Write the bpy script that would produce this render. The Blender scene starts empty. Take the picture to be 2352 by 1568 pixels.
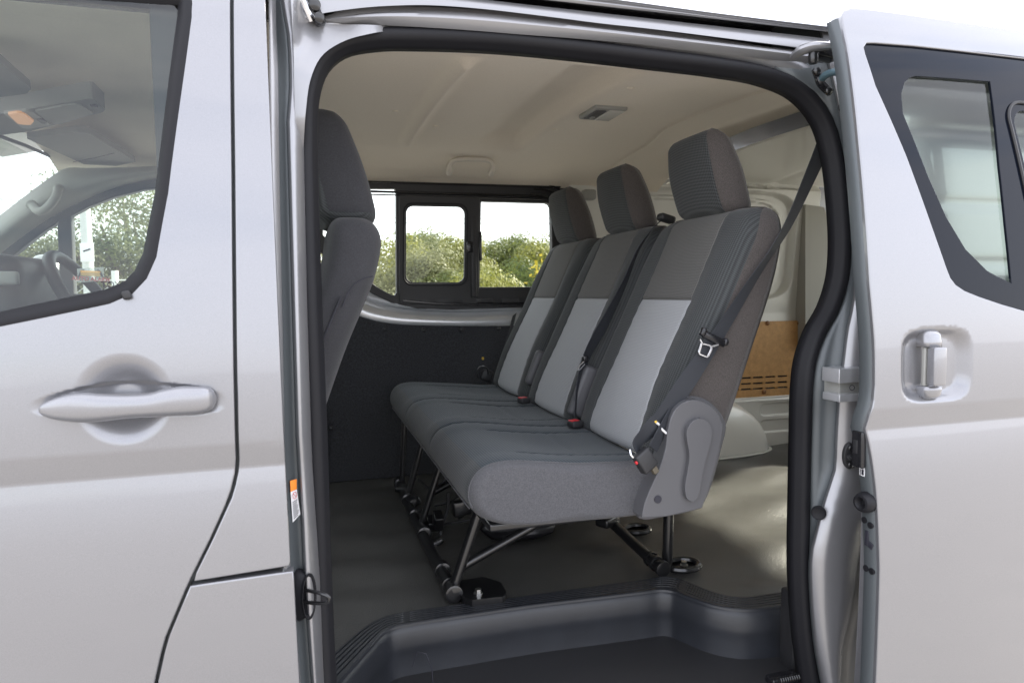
import bpy, bmesh, math, random
import numpy as np
from mathutils import Vector, Matrix
random.seed(7)
scn = bpy.context.scene
R = math.radians

# ------------------------------------------------------------------ camera
CAM = np.array([0.0, -1.21, 1.42])
AZ, PITCH, ROLL = R(16.7), R(-4.15), R(-0.7)
FOC = 1568.0                        # focal length in units of a 2352 px wide picture (24 mm lens)
fwd = np.array([math.sin(AZ)*math.cos(PITCH), math.cos(AZ)*math.cos(PITCH), math.sin(PITCH)])
_r0 = np.array([math.cos(AZ), -math.sin(AZ), 0.0]); _u0 = np.cross(_r0, fwd)
rgt = _r0*math.cos(ROLL) + _u0*math.sin(ROLL)
upv = -_r0*math.sin(ROLL) + _u0*math.cos(ROLL)
cd = bpy.data.cameras.new('camera'); cam = bpy.data.objects.new('camera', cd)
scn.collection.objects.link(cam)
cam.matrix_world = Matrix(((rgt[0], upv[0], -fwd[0], CAM[0]), (rgt[1], upv[1], -fwd[1], CAM[1]),
                           (rgt[2], upv[2], -fwd[2], CAM[2]), (0, 0, 0, 1)))
cd.lens = 24.0; cd.sensor_width = 36.0; cd.clip_start = 0.02; cd.clip_end = 3000
cd.dof.use_dof = True; cd.dof.focus_distance = 1.6; cd.dof.aperture_fstop = 8.0
scn.camera = cam

# ------------------------------------------------------------------ sky, sun, exposure
SUN_EL, SUN_AZ = R(36), R(72)       # from the rear of the van, just behind its near side
w = bpy.data.worlds.new('World'); scn.world = w; w.use_nodes = True
nt = w.node_tree; nt.nodes.clear()
wo = nt.nodes.new('ShaderNodeOutputWorld'); bg = nt.nodes.new('ShaderNodeBackground')
sky = nt.nodes.new('ShaderNodeTexSky'); sky.sky_type = 'NISHITA'; sky.sun_disc = False
sky.sun_elevation = SUN_EL; sky.sun_rotation = SUN_AZ
sky.air_density = 1.0; sky.dust_density = 1.2; sky.ozone_density = 1.0
tc = nt.nodes.new('ShaderNodeTexCoord'); mp = nt.nodes.new('ShaderNodeMapping')
mp.inputs['Scale'].default_value = (1, 1, 3.2)
cn = nt.nodes.new('ShaderNodeTexNoise'); cn.inputs['Scale'].default_value = 2.2
cn.inputs['Detail'].default_value = 7; cn.inputs['Roughness'].default_value = .55
cr = nt.nodes.new('ShaderNodeValToRGB')
cr.color_ramp.elements[0].position = .16; cr.color_ramp.elements[0].color = (0, 0, 0, 1)
cr.color_ramp.elements[1].position = .50; cr.color_ramp.elements[1].color = (.85, .85, .85, 1)
mx = nt.nodes.new('ShaderNodeMixRGB'); mx.inputs[2].default_value = (6.1, 6.1, 6.5, 1)
nt.links.new(tc.outputs['Generated'], mp.inputs['Vector']); nt.links.new(mp.outputs[0], cn.inputs['Vector'])
nt.links.new(cn.outputs['Fac'], cr.inputs[0]); nt.links.new(cr.outputs[0], mx.inputs[0])
nt.links.new(sky.outputs[0], mx.inputs[1]); nt.links.new(mx.outputs[0], bg.inputs[0])
bg.inputs[1].default_value = 0.15
nt.links.new(bg.outputs[0], wo.inputs[0])
sd = bpy.data.lights.new('sun', 'SUN'); sd.energy = 4.8; sd.angle = R(2.2); sd.color = (1.0, .915, .80)
sun = bpy.data.objects.new('sun', sd); scn.collection.objects.link(sun)
_sv = Vector((math.sin(SUN_AZ)*math.cos(SUN_EL), math.cos(SUN_AZ)*math.cos(SUN_EL), math.sin(SUN_EL)))
sun.rotation_euler = _sv.to_track_quat('Z', 'Y').to_euler()
scn.view_settings.view_transform = 'Standard'; scn.view_settings.look = 'None'
scn.view_settings.gamma = 1.0; scn.view_settings.use_curve_mapping = False
scn.view_settings.exposure = 1.72
scn.cycles.use_denoising = True
scn.cycles.max_bounces = 10; scn.cycles.transparent_max_bounces = 16
scn.cycles.sample_clamp_indirect = 8.0

# ------------------------------------------------------------------ measuring helpers (photo point -> world point on a known surface)
def _ray(u, v): return fwd*FOC + rgt*(u-1176.0) + upv*(784.0-v)
def PY(u, v, Y): d = _ray(u, v); return CAM + d*(Y-CAM[1])/d[1]
def PX(u, v, X): d = _ray(u, v); return CAM + d*(X-CAM[0])/d[0]
def PZ(u, v, Z): d = _ray(u, v); return CAM + d*(Z-CAM[2])/d[2]
def PF(u, v, f):                     # surface Y = f(z)
    Y = 0.0
    for _ in range(40):
        p = PY(u, v, Y); Y = .5*Y + .5*f(p[2])
    return PY(u, v, f(p[2]))

# body side profile: slope dY/dz integrated from the sill to the roof
_zk = [0.2, 0.5, 0.8, .95, 1.06, 1.1515, 1.1575, 1.190, 1.197, 1.27, 1.36, 1.5, 1.7, 1.86, 1.93, 1.98, 2.03]
_sk = [-.09, -.06, -.02, .01, .06, .15, -.24, -.22, -.01, .035, .085, .12, .155, .22, .42, .8, 1.3]
_zg = np.arange(.2, 2.031, .0005); _yg = np.cumsum(np.interp(_zg, _zk, _sk))*.0005
_yg = _yg - np.interp(1.157, _zg, _yg) - .092
def S(z): return float(np.interp(z, _zg, _yg))
def PS(u, v, off=0.0): return PF(u, v, lambda z: S(z)+off)
def SEALY(z): return .02 + .65*(S(max(z, 1.157))-S(1.157))      # plane of the door seal

# ------------------------------------------------------------------ object helpers
COL = scn.collection
def link(o, parent=None):
    COL.objects.link(o)
    if parent is not None: o.parent = parent
    return o
def tag(o, label=None, cat=None, group=None, kind=None):
    if label: o['label'] = label
    if cat: o['category'] = cat
    if group: o['group'] = group
    if kind: o['kind'] = kind
    return o
def empty(name, loc=(0, 0, 0)):
    o = bpy.data.objects.new(name, None); o.location = loc; o.empty_display_size = .1
    return link(o)
def place(o, parent):                # parent while keeping world coordinates of the mesh
    if parent is not None:
        o.parent = parent
        off = Vector((0, 0, 0)); p = parent
        while p is not None: off += p.location; p = p.parent
        o.location = o.location - off
def mesh_obj(name, verts, faces, mat, parent=None, smooth=True, normals=None, fmats=None, sharp=None, kind=None):
    me = bpy.data.meshes.new(name)
    me.from_pydata([tuple(map(float, v)) for v in verts], [], faces)
    mats = mat if isinstance(mat, (list, tuple)) else [mat]
    for m in mats: me.materials.append(m)
    if fmats: me.polygons.foreach_set('material_index', fmats)
    me.polygons.foreach_set('use_smooth', [bool(smooth)]*len(me.polygons))
    me.validate(); me.update()
    if normals is not None: me.normals_split_custom_set_from_vertices([tuple(n) for n in normals])
    elif smooth and sharp is not None: me.set_sharp_from_angle(angle=R(sharp))
    o = bpy.data.objects.new(name, me); COL.objects.link(o)
    if kind: o['kind'] = kind
    place(o, parent)
    return o

class MB:
    """collects simple shapes for ONE mesh"""
    def __init__(s): s.v = []; s.f = []
    def add(s, v, f):
        n = len(s.v); s.v += [tuple(map(float, p)) for p in v]; s.f += [tuple(i+n for i in q) for q in f]; return s
    def tube(s, pts, r, seg=10, closed=False, caps=True, flat=None, up=(0, 0, 1)):
        pts = [np.array(p, float) for p in pts]; n = len(pts); V = []; F = []
        rs = r if isinstance(r, (list, tuple)) else [r]*n
        pn = None
        for i in range(n):
            a = pts[i-1] if (i > 0 or closed) else pts[i]; b = pts[(i+1) % n] if (i < n-1 or closed) else pts[i]
            t = b-a; t = t/(np.linalg.norm(t)+1e-12)
            if pn is None:
                q = np.array(up, float)
                if abs(q@t) > .95: q = np.array([1., 0, 0])
                pn = q-(q@t)*t
            pn = pn-(pn@t)*t; pn = pn/(np.linalg.norm(pn)+1e-12); bn = np.cross(t, pn)
            for k in range(seg):
                a_ = 2*math.pi*k/seg
                ca, sa = math.cos(a_)*rs[i], math.sin(a_)*rs[i]
                if flat: ca *= flat
                V.append(pts[i]+pn*ca+bn*sa)
        m = n if closed else n-1
        for i in range(m):
            for k in range(seg):
                a = i*seg+k; b = i*seg+(k+1) % seg; c = ((i+1) % n)*seg+(k+1) % seg; d = ((i+1) % n)*seg+k
                F.append((a, b, c, d))
        if caps and not closed:
            F.append(tuple(range(seg))[::-1]); F.append(tuple(range((n-1)*seg, n*seg)))
        return s.add(V, F)
    def rbox(s, c, size, r=.004, rot=None, seg=3):
        V, F = rounded_box(size, r, seg); c = np.array(c, float)
        if rot is not None:
            M = np.array(rot); V = [M@np.array(v) for v in V]
        return s.add([np.array(v)+c for v in V], F)
    def lathe(s, prof, origin, axis, seg=20):
        ax = np.array(axis, float); ax /= np.linalg.norm(ax)
        q = np.array([0, 0, 1.]) if abs(ax[2]) < .9 else np.array([1., 0, 0])
        e1 = q-(q@ax)*ax; e1 /= np.linalg.norm(e1); e2 = np.cross(ax, e1); V = []; F = []
        for (r_, h) in prof:
            for k in range(seg):
                a = 2*math.pi*k/seg
                V.append(np.array(origin)+ax*h+(e1*math.cos(a)+e2*math.sin(a))*r_)
        for i in range(len(prof)-1):
            for k in range(seg):
                F.append((i*seg+k, i*seg+(k+1) % seg, (i+1)*seg+(k+1) % seg, (i+1)*seg+k))
        F.append(tuple(range(seg))[::-1]); F.append(tuple(range((len(prof)-1)*seg, len(prof)*seg)))
        return s.add(V, F)
    def build(s, name, mat, parent=None, smooth=True, sharp=40, kind=None):
        return mesh_obj(name, s.v, s.f, mat, parent, smooth, sharp=sharp, kind=kind)

_rb_cache = {}
def rounded_box(size, r, seg=3):
    h = [x/2 for x in size]; r = min(r, min(h)*.98)
    bm = bmesh.new(); bmesh.ops.create_cube(bm, size=2.0)
    for v in bm.verts: v.co = Vector((v.co.x*h[0], v.co.y*h[1], v.co.z*h[2]))
    if r > 0: bmesh.ops.bevel(bm, geom=list(bm.edges), offset=r, segments=seg, profile=.5, affect='EDGES')
    bm.verts.ensure_lookup_table()
    V = [tuple(v.co) for v in bm.verts]; F = [tuple(x.index for x in f.verts) for f in bm.faces]; bm.free()
    return V, F

def spline(pts, n, closed=False):
    """Catmull-Rom through the points, n samples evenly spread by length"""
    P = [np.array(p, float) for p in pts]; m = len(P); out = []
    segs = m if closed else m-1
    for i in range(segs):
        p1, p2 = P[i], P[(i+1) % m]
        p0 = P[(i-1) % m] if (closed or i > 0) else 2*p1-p2
        p3 = P[(i+2) % m] if (closed or i < m-2) else 2*p2-p1
        l0, l1, l2 = (max(np.linalg.norm(b-a), 1e-9)**.5 for a, b in ((p0, p1), (p1, p2), (p2, p3)))
        m1 = ((p1-p0)/l0-(p2-p0)/(l0+l1)+(p2-p1)/l1)*l1; m2 = ((p2-p1)/l1-(p3-p1)/(l1+l2)+(p3-p2)/l2)*l1
        for k in range(24):
            t = k/24
            out.append((2*t**3-3*t**2+1)*p1+(t**3-2*t**2+t)*m1+(-2*t**3+3*t**2)*p2+(t**3-t**2)*m2)
    out.append(P[0] if closed else P[-1])
    L = np.concatenate([[0], np.cumsum([np.linalg.norm(b-a) for a, b in zip(out, out[1:])])])
    A = np.array(out); q = np.linspace(0, L[-1], n+1 if closed else n)
    res = np.stack([np.interp(q, L, A[:, k]) for k in range(A.shape[1])], 1)
    return [r for r in (res[:-1] if closed else res)]

def fillet(poly, rad, seg=8):
    """round the corners of a closed 2D polygon; rad is one number or one per corner"""
    n = len(poly); rr = rad if isinstance(rad, (list, tuple)) else [rad]*n; out = []
    for i in range(n):
        p = np.array(poly[i], float); a = np.array(poly[i-1], float)-p; b = np.array(poly[(i+1) % n], float)-p
        la, lb = np.linalg.norm(a), np.linalg.norm(b); a /= la; b /= lb; r = rr[i]
        ang = math.acos(max(-1, min(1, a@b)))
        if r <= 0 or ang > math.pi-.05: out.append(tuple(p)); continue
        t = min(r/math.tan(ang/2), la*.49, lb*.49); r = t*math.tan(ang/2)
        c = p+(a+b)/np.linalg.norm(a+b)*(r/math.sin(ang/2))
        s0 = p+a*t-c; e0 = p+b*t-c; th = math.pi-ang
        for k in range(seg+1):
            f = k/seg
            q = (s0*math.sin((1-f)*th)+e0*math.sin(f*th))/math.sin(th) if th > .02 else s0*(1-f)+e0*f
            out.append(tuple(c+q))
    return out
def dens(poly, step):
    out = []
    for a, b in zip(poly, list(poly[1:])+[poly[0]]):
        a = np.array(a, float); b = np.array(b, float); n = max(1, int(np.linalg.norm(b-a)/step))
        for k in range(n): out.append(tuple(a+(b-a)*k/n))
    return out

def flat_fill(outline, holes, cx=(), cz=()):
    bm = bmesh.new(); E = []
    for loop in [outline]+list(holes):
        vs = [bm.verts.new((p[0], 0, p[1])) for p in loop]
        E += [bm.edges.new((a, b)) for a, b in zip(vs, vs[1:]+vs[:1])]
    bmesh.ops.triangle_fill(bm, use_beauty=True, edges=E, normal=(0, -1, 0))
    for c in cx:
        bmesh.ops.bisect_plane(bm, geom=bm.verts[:]+bm.edges[:]+bm.faces[:], dist=1e-6, plane_co=(c, 0, 0), plane_no=(1, 0, 0))
    for c in cz:
        bmesh.ops.bisect_plane(bm, geom=bm.verts[:]+bm.edges[:]+bm.faces[:], dist=1e-6, plane_co=(0, 0, c), plane_no=(0, 0, 1))
    bmesh.ops.remove_doubles(bm, verts=bm.verts[:], dist=min(1e-4, 1e-4*1))
    bm.verts.ensure_lookup_table(); bm.verts.index_update()
    V = [(v.co.x, v.co.z) for v in bm.verts]; F = []; B = []
    for f in bm.faces:
        q = [v.index for v in f.verts]
        ar = sum(V[q[i-1]][0]*V[q[i]][1]-V[q[i]][0]*V[q[i-1]][1] for i in range(len(q)))
        F.append(tuple(q) if ar > 0 else tuple(q[::-1]))
    for e in bm.edges:
        if len(e.link_faces) == 1:
            f = e.link_faces[0]; a, b = e.verts[0].index, e.verts[1].index
            c = f.calc_center_median(); B.append((a, b, (c.x, c.z)))
    bm.free()
    return V, F, B

def panel(name, outline, holes, fn, mat, parent=None, r=.004, flange=.02, cx=(), cz=(), step=.02, back=False, facing=-1):
    """a pressed panel: outline in (x, z), surface Y = fn(x, z) seen from -Y, rolled edges and a flange"""
    V, F, B = flat_fill(dens(outline, step), [dens(h, step) for h in holes], cx, cz)
    e = 5e-4; P = []; N = []; FC = [tuple(f) for f in F]
    for (x, z) in V:
        P.append((x, fn(x, z), z))
        n = np.array([(fn(x+e, z)-fn(x-e, z))/(2*e), -1.0, (fn(x, z+e)-fn(x, z-e))/(2*e)]); N.append(n/np.linalg.norm(n)*(-facing))
    acc = {}
    for a, b, c in B:
        t = np.array(V[b])-np.array(V[a]); L = np.linalg.norm(t)
        n = np.array([t[1], -t[0]])/(L+1e-12)
        if n@(np.array(c)-np.array(V[a])) > 0: n = -n
        for k in (a, b): acc[k] = acc.get(k, np.zeros(2))+n*L
    ring = {k: (q/(np.linalg.norm(q)+1e-12)) for k, q in acc.items()}
    prev = {k: k for k in ring}
    lay = [(30, 0), (60, 0), (90, 0), (90, flange)]
    for th, ex in lay:
        cur = {}; s, c = math.sin(R(th)), math.cos(R(th))
        for k, q in ring.items():
            x, z = V[k]; cur[k] = len(P)
            P.append((x+q[0]*r*s, P[k][1]-facing*(r*(1-c)+ex)*1.0, z+q[1]*r*s))
            n = N[k]*c+np.array([q[0], 0, q[1]])*s; N.append(n/np.linalg.norm(n))
        for a, b, cc in B:
            q = (prev[a], prev[b], cur[b], cur[a])
            t = np.array(V[b])-np.array(V[a]); nn = ring[a]+ring[b]
            if t[0]*nn[1]-t[1]*nn[0] < 0: q = q[::-1]
            FC.append(q)
        prev = cur
    if facing > 0:                    # panel seen from +Y
        FC = [q[::-1] for q in FC]
    return mesh_obj(name, P, FC, mat, parent, True, normals=N)

def plate(name, outline, holes, mapf, thick, mat, parent=None, step=.03, smooth=False, bev=.0, cx=(), cz=()):
    """flat plate with holes; mapf(a, b, d) -> world point, d = depth into the plate"""
    V, F, B = flat_fill(dens(outline, step), [dens(h, step) for h in holes], cx, cz)
    n = len(V)
    P = [mapf(a, b, 0) for a, b in V]+[mapf(a, b, thick) for a, b in V]
    FC = [tuple(f) for f in F]+[tuple(i+n for i in f[::-1]) for f in F]
    for a, b, c in B:
        t = np.array(V[b])-np.array(V[a]); m = np.array(c)-np.array(V[a])
        q = (a, b, b+n, a+n)
        FC.append(q[::-1] if t[0]*m[1]-t[1]*m[0] > 0 else q)
    o = mesh_obj(name, P, FC, mat, parent, False)
    if smooth:
        o.data.polygons.foreach_set('use_smooth', [True]*len(o.data.polygons)); o.data.set_sharp_from_angle(angle=R(35))
    if bev > 0:
        m = o.modifiers.new('bevel', 'BEVEL'); m.width = bev; m.segments = 2; m.limit_method = 'ANGLE'; m.angle_limit = R(50)
        o.data.polygons.foreach_set('use_smooth', [True]*len(o.data.polygons)); o.data.set_sharp_from_angle(angle=R(89))
    return o

def grid(name, nu, nv, f, mat, parent=None, flip=False, sharp=None, kind=None):
    V = [f(i/(nu-1), j/(nv-1)) for i in range(nu) for j in range(nv)]; F = []
    for i in range(nu-1):
        for j in range(nv-1):
            q = (i*nv+j, (i+1)*nv+j, (i+1)*nv+j+1, i*nv+j+1); F.append(q[::-1] if flip else q)
    return mesh_obj(name, V, F, mat, parent, True, sharp=sharp, kind=kind)

def loft(name, rings, mats, zone, parent, caps=True, zone_names=None, sharp=None):
    """closed rings -> one mesh per zone id; zone(i, k) names the zone of the quad between ring i and i+1"""
    n = len(rings[0]); V = [p for r_ in rings for p in r_]; Z = {}
    for i in range(len(rings)-1):
        for k in range(n):
            Z.setdefault(zone(i, k), []).append((i*n+k, i*n+(k+1) % n, (i+1)*n+(k+1) % n, (i+1)*n+k))
    if caps:
        Z.setdefault(zone(0, 0) if caps is True else caps, []).append(tuple(range(n))[::-1])
        Z.setdefault(zone(len(rings)-2, 0) if caps is True else caps, []).append(tuple(range((len(rings)-1)*n, len(rings)*n)))
    # shared normals so that neighbouring zones shade as one surface
    bm = bpy.data.meshes.new('tmp'); bm.from_pydata([tuple(map(float, p)) for p in V], [], [f for q in Z.values() for f in q]); bm.update()
    NV = [tuple(v.normal) for v in bm.vertices]; bpy.data.meshes.remove(bm)
    out = {}
    for z, F in sorted(Z.items(), key=lambda q: 1 if (zone_names and zone_names[q[0]][1]) else 0):
        ids = sorted({i for f in F for i in f}); mp_ = {g: l for l, g in enumerate(ids)}
        par = out.get(zone_names[z][1]) if (zone_names and zone_names[z][1] in out) else parent
        out[z] = mesh_obj(zone_names[z][0] if zone_names else name, [V[i] for i in ids], [tuple(mp_[i] for i in f) for f in F],
                          mats[z], par, True, normals=[NV[i] for i in ids])
    return out
def lerp(a, b, t): return a+(b-a)*t
def sstep(a, b, x):
    t = max(0.0, min(1.0, (x-a)/(b-a))); return t*t*(3-2*t)

# ------------------------------------------------------------------ materials
def mat(name, col, rough=.5, metal=0.0, bump=None, var=None, coat=0.0, spec=None, sheen=0.0, trans=None, emit=None, coord='Object'):
    """bump: list of (scale, strength, distance); var: (scale, amount) brightness variation"""
    m = bpy.data.materials.new(name); m.use_nodes = True; t = m.node_tree; b = t.nodes['Principled BSDF']
    b.inputs['Base Color'].default_value = (*col, 1); b.inputs['Roughness'].default_value = rough
    b.inputs['Metallic'].default_value = metal
    if coat: b.inputs['Coat Weight'].default_value = coat; b.inputs['Coat Roughness'].default_value = .03
    if spec is not None: b.inputs['Specular IOR Level'].default_value = spec
    if sheen: b.inputs['Sheen Weight'].default_value = sheen; b.inputs['Sheen Roughness'].default_value = .5
    if emit: b.inputs['Emission Color'].default_value = (*emit[0], 1); b.inputs['Emission Strength'].default_value = emit[1]
    c = t.nodes.new('ShaderNodeTexCoord')
    if var:
        n = t.nodes.new('ShaderNodeTexNoise'); n.inputs['Scale'].default_value = var[0]; n.inputs['Detail'].default_value = 6
        n.inputs['Roughness'].default_value = .65
        t.links.new(c.outputs[coord], n.inputs['Vector'])
        r = t.nodes.new('ShaderNodeMapRange'); r.inputs[1].default_value = .3; r.inputs[2].default_value = .7
        r.inputs[3].default_value = 1-var[1]; r.inputs[4].default_value = 1+var[1]
        t.links.new(n.outputs['Fac'], r.inputs[0])
        x = t.nodes.new('ShaderNodeVectorMath'); x.operation = 'SCALE'; x.inputs[0].default_value = col
        t.links.new(r.outputs[0], x.inputs['Scale']); t.links.new(x.outputs[0], b.inputs['Base Color'])
    prev = None
    for (sc_, st, di) in (bump or []):
        n = t.nodes.new('ShaderNodeTexNoise'); n.inputs['Scale'].default_value = sc_; n.inputs['Detail'].default_value = 3
        t.links.new(c.outputs[coord], n.inputs['Vector'])
        k = t.nodes.new('ShaderNodeBump'); k.inputs['Strength'].default_value = st; k.inputs['Distance'].default_value = di
        t.links.new(n.outputs['Fac'], k.inputs['Height'])
        if prev: t.links.new(prev.outputs[0], k.inputs['Normal'])
        prev = k
    if prev: t.links.new(prev.outputs[0], b.inputs['Normal'])
    return m

def weave(name, ca, cb, pitch, rough=.9, rot=(0, 0, 0), contrast=1.0, bumpd=.0012, stretch=(1, 1, 1)):
    """knitted seat fabric: rows of small staggered cells, built from two crossed wave patterns"""
    m = bpy.data.materials.new(name); m.use_nodes = True; t = m.node_tree; b = t.nodes['Principled BSDF']
    b.inputs['Roughness'].default_value = rough; b.inputs['Sheen Weight'].default_value = .12; b.inputs['Specular IOR Level'].default_value = .25
    c = t.nodes.new('ShaderNodeTexCoord'); mp_ = t.nodes.new('ShaderNodeMapping')
    mp_.inputs['Rotation'].default_value = rot; mp_.inputs['Scale'].default_value = stretch
    t.links.new(c.outputs['Object'], mp_.inputs['Vector'])
    sep = t.nodes.new('ShaderNodeSeparateXYZ'); t.links.new(mp_.outputs[0], sep.inputs[0])
    def mth(op, a, b_=None):
        n = t.nodes.new('ShaderNodeMath'); n.operation = op
        for i, q in enumerate((a, b_)):
            if q is None: continue
            if isinstance(q, (int, float)): n.inputs[i].default_value = q
            else: t.links.new(q, n.inputs[i])
        return n.outputs[0]
    k = 2*math.pi/pitch
    # along the slope (z and x together) and across (y)
    s1 = mth('ADD', mth('MULTIPLY', sep.outputs[2], 1.0), mth('MULTIPLY', sep.outputs[0], .8))
    a1 = mth('SINE', mth('MULTIPLY', mth('ADD', s1, sep.outputs[1]), k*.72))
    a2 = mth('SINE', mth('MULTIPLY', mth('SUBTRACT', s1, sep.outputs[1]), k*.72))
    h = mth('MULTIPLY', a1, a2)
    f = mth('ADD', mth('MULTIPLY', h, .5*contrast), .5)
    n = t.nodes.new('ShaderNodeTexNoise'); n.inputs['Scale'].default_value = 900; t.links.new(c.outputs['Object'], n.inputs['Vector'])
    f2 = mth('ADD', f, mth('MULTIPLY', mth('SUBTRACT', n.outputs['Fac'], .5), .5))
    mix = t.nodes.new('ShaderNodeMixRGB'); mix.inputs[1].default_value = (*ca, 1); mix.inputs[2].default_value = (*cb, 1)
    mix.use_clamp = True
    t.links.new(f2, mix.inputs[0]); t.links.new(mix.outputs[0], b.inputs['Base Color'])
    bp = t.nodes.new('ShaderNodeBump'); bp.inputs['Strength'].default_value = .6; bp.inputs['Distance'].default_value = bumpd
    t.links.new(f, bp.inputs['Height']); t.links.new(bp.outputs[0], b.inputs['Normal'])
    return m

def glass(name, tint, refl=1.0, rough=0.0, ior=1.5):
    m = bpy.data.materials.new(name); m.use_nodes = True; t = m.node_tree
    for n in list(t.nodes):
        if n.type == 'BSDF_PRINCIPLED': t.nodes.remove(n)
    out = t.nodes['Material Output']
    tr = t.nodes.new('ShaderNodeBsdfTransparent'); tr.inputs[0].default_value = (*tint, 1)
    gl = t.nodes.new('ShaderNodeBsdfGlossy'); gl.inputs['Roughness'].default_value = rough
    gl.inputs[0].default_value = (refl, refl, refl, 1)
    fr = t.nodes.new('ShaderNodeFresnel'); ge = t.nodes.new('ShaderNodeNewGeometry')
    mr = t.nodes.new('ShaderNodeMapRange'); mr.inputs[3].default_value = ior; mr.inputs[4].default_value = 1/ior
    t.links.new(ge.outputs['Backfacing'], mr.inputs[0]); t.links.new(mr.outputs[0], fr.inputs[0])
    mx_ = t.nodes.new('ShaderNodeMixShader'); t.links.new(fr.outputs[0], mx_.inputs[0])
    t.links.new(tr.outputs[0], mx_.inputs[1]); t.links.new(gl.outputs[0], mx_.inputs[2])
    t.links.new(mx_.outputs[0], out.inputs[0])
    return m

M = {}
M['paint'] = mat('silver_paint', (.262, .263, .278), .34, .62, coat=1.0, var=(900, .10))
M['jamb'] = mat('silver_jamb_paint', (.31, .31, .322), .36, .62, coat=.5)
M['shade_slate'] = mat('shaded_silver_paint', (.098, .110, .117), .45, .25, coat=.15)  # silver paint with the shade of jamb and edge faces put into its colour
M['inner'] = mat('inner_paint', (.76, .745, .69), .38, .1, coat=.3)
M['reveal'] = mat('lit_inner_silver', (.62, .63, .65), .30, .55, coat=.4)  # silver paint lightened: window light on the reveal is put into the colour
M['rubber'] = mat('black_rubber', (.012, .012, .0145), .55, spec=.25, bump=[(600, .15, .0006)])
M['gloss_black'] = mat('gloss_black', (.012, .012, .014), .22)
M['black'] = mat('black_plastic', (.022, .022, .024), .5, bump=[(900, .1, .0004)])
M['steel'] = mat('black_steel', (.012, .012, .013), .28, .0, coat=.4)
M['zinc'] = mat('zinc_bolt', (.62, .62, .60), .3, 1.0)
M['chrome'] = mat('bright_metal', (.8, .8, .82), .25, 1.0)
M['trim'] = mat('grey_plastic', (.085, .085, .091), .48, bump=[(700, .25, .0006)])
M['trim_light'] = mat('light_grey_plastic', (.32, .32, .30), .5, bump=[(700, .2, .0005)])
M['step'] = mat('step_plastic', (.021, .023, .028), .36, bump=[(1100, .3, .0006)], var=(9, .2))
M['vinyl'] = mat('floor_vinyl', (.074, .073, .069), .31, bump=[(330, .8, .0016)], var=(14, .10))
M['headliner'] = mat('headliner_felt', (.78, .70, .585), .95, bump=[(1500, .35, .0006)], var=(260, .05), sheen=.2)
M['carpet'] = mat('wall_carpet', (.030, .031, .036), .95, bump=[(900, .8, .0016)], var=(210, .6), sheen=.08)
M['board'] = mat('hardboard', (.56, .31, .12), .6, bump=[(700, .2, .0004)], var=(45, .14))
M['felt'] = mat('seat_felt', (.068, .059, .055), .95, bump=[(1600, .6, .0008)], var=(600, .6), sheen=.18)
M['plain'] = mat('seat_plain_cloth', (.074, .074, .080), .92, bump=[(1200, .5, .0008)], var=(420, .30), sheen=.12)
M['plain_dark'] = mat('front_seat_cloth', (.033, .033, .037), .92, bump=[(1200, .5, .0008)], var=(420, .35), sheen=.12)
M['mesh'] = weave('seat_mesh_cloth', (.018, .020, .021), (.082, .087, .089), .0082, contrast=.85)
M['mesh_top'] = weave('seat_mesh_cloth_fine', (.014, .019, .023), (.070, .084, .095), .0078, contrast=1.0)
M['upper'] = weave('seat_upper_cloth', (.050, .049, .047), (.150, .147, .140), .0072, contrast=.85)
M['insert'] = weave('seat_insert_cloth', (.26, .268, .28), (.40, .41, .425), .0070, contrast=.8)
M['web'] = mat('belt_webbing', (.03, .033, .04), .6, bump=[(800, .5, .0006)])
M['red'] = mat('red_button', (.55, .02, .03), .35)
M['orange'] = mat('orange_label', (.85, .25, .02), .5)
M['white'] = mat('white_label', (.75, .75, .76), .5)
M['ink'] = mat('black_ink', (.02, .02, .03), .6)
M['redink'] = mat('red_ink', (.55, .03, .05), .6)
M['glass'] = glass('clear_glass', (.72, .79, .755), ior=1.58)
M['glass_far'] = glass('far_window_glass', (.94, .96, .93), refl=.7, ior=1.4)
M['glass_tint'] = glass('tinted_glass', (.82, .89, .81), ior=1.4)
M['frit'] = mat('black_glass_border', (.005, .007, .013), .05, spec=.18)
M['lens'] = mat('lamp_lens', (.6, .59, .55), .25)
M['amber'] = mat('lamp_glow', (.62, .36, .22), .3, emit=((1.0, .42, .16), .12))

# ================================================================== the van: outer body
van = empty('van', (.6, .8, 0))
tag(van, 'silver van with its side door slid open, seen close from the kerb side', 'van')

def gauss(x, c, s): return math.exp(-((x-c)/s)**2)

# ---- front door -----------------------------------------------------------
gapx = lambda z: float(np.interp(z, [.55, .70, .829, .901, .986, 1.05, 1.11, 1.14, 1.17, 1.3, 1.61, 1.9, 1.95],
                                 [-.250, -.247, -.238, -.220, -.183, -.150, -.1215, -.1125, -.109, -.107, -.101, -.097, -.096]))
cupc = PS(285, 918)
def wob(x, z): return .0007*math.sin(7*x+2*z)+.0005*math.sin(11*z+5*x+1)
def fd_fn(x, z):
    y = S(z)+wob(x, z)
    r1 = math.hypot((x-cupc[0])/.066, (z-cupc[2])/.067)
    y += .0185*(1-sstep(.28, 1.03, r1))
    # shallow seat of the grip
    dx = (x-(cupc[0]+.0095))/.1145; dz = (z-(cupc[2]-.003*dx-.0065*dx*dx))/(.0225-.005*max(0, -dx)**2)
    y += .0030*sstep(1.14, .90, (abs(dx)**2.8+abs(dz)**2.8)**(1/2.8))
    # the door skin turns in under the window
    return y
zz = [.55+.02*i for i in range(70)]
right = [(gapx(z)-.0054, z) for z in np.linspace(.55, 1.955, 60)]
fd_out = [(-1.35, .55)]+right+[(-1.35, 1.955)]
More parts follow.
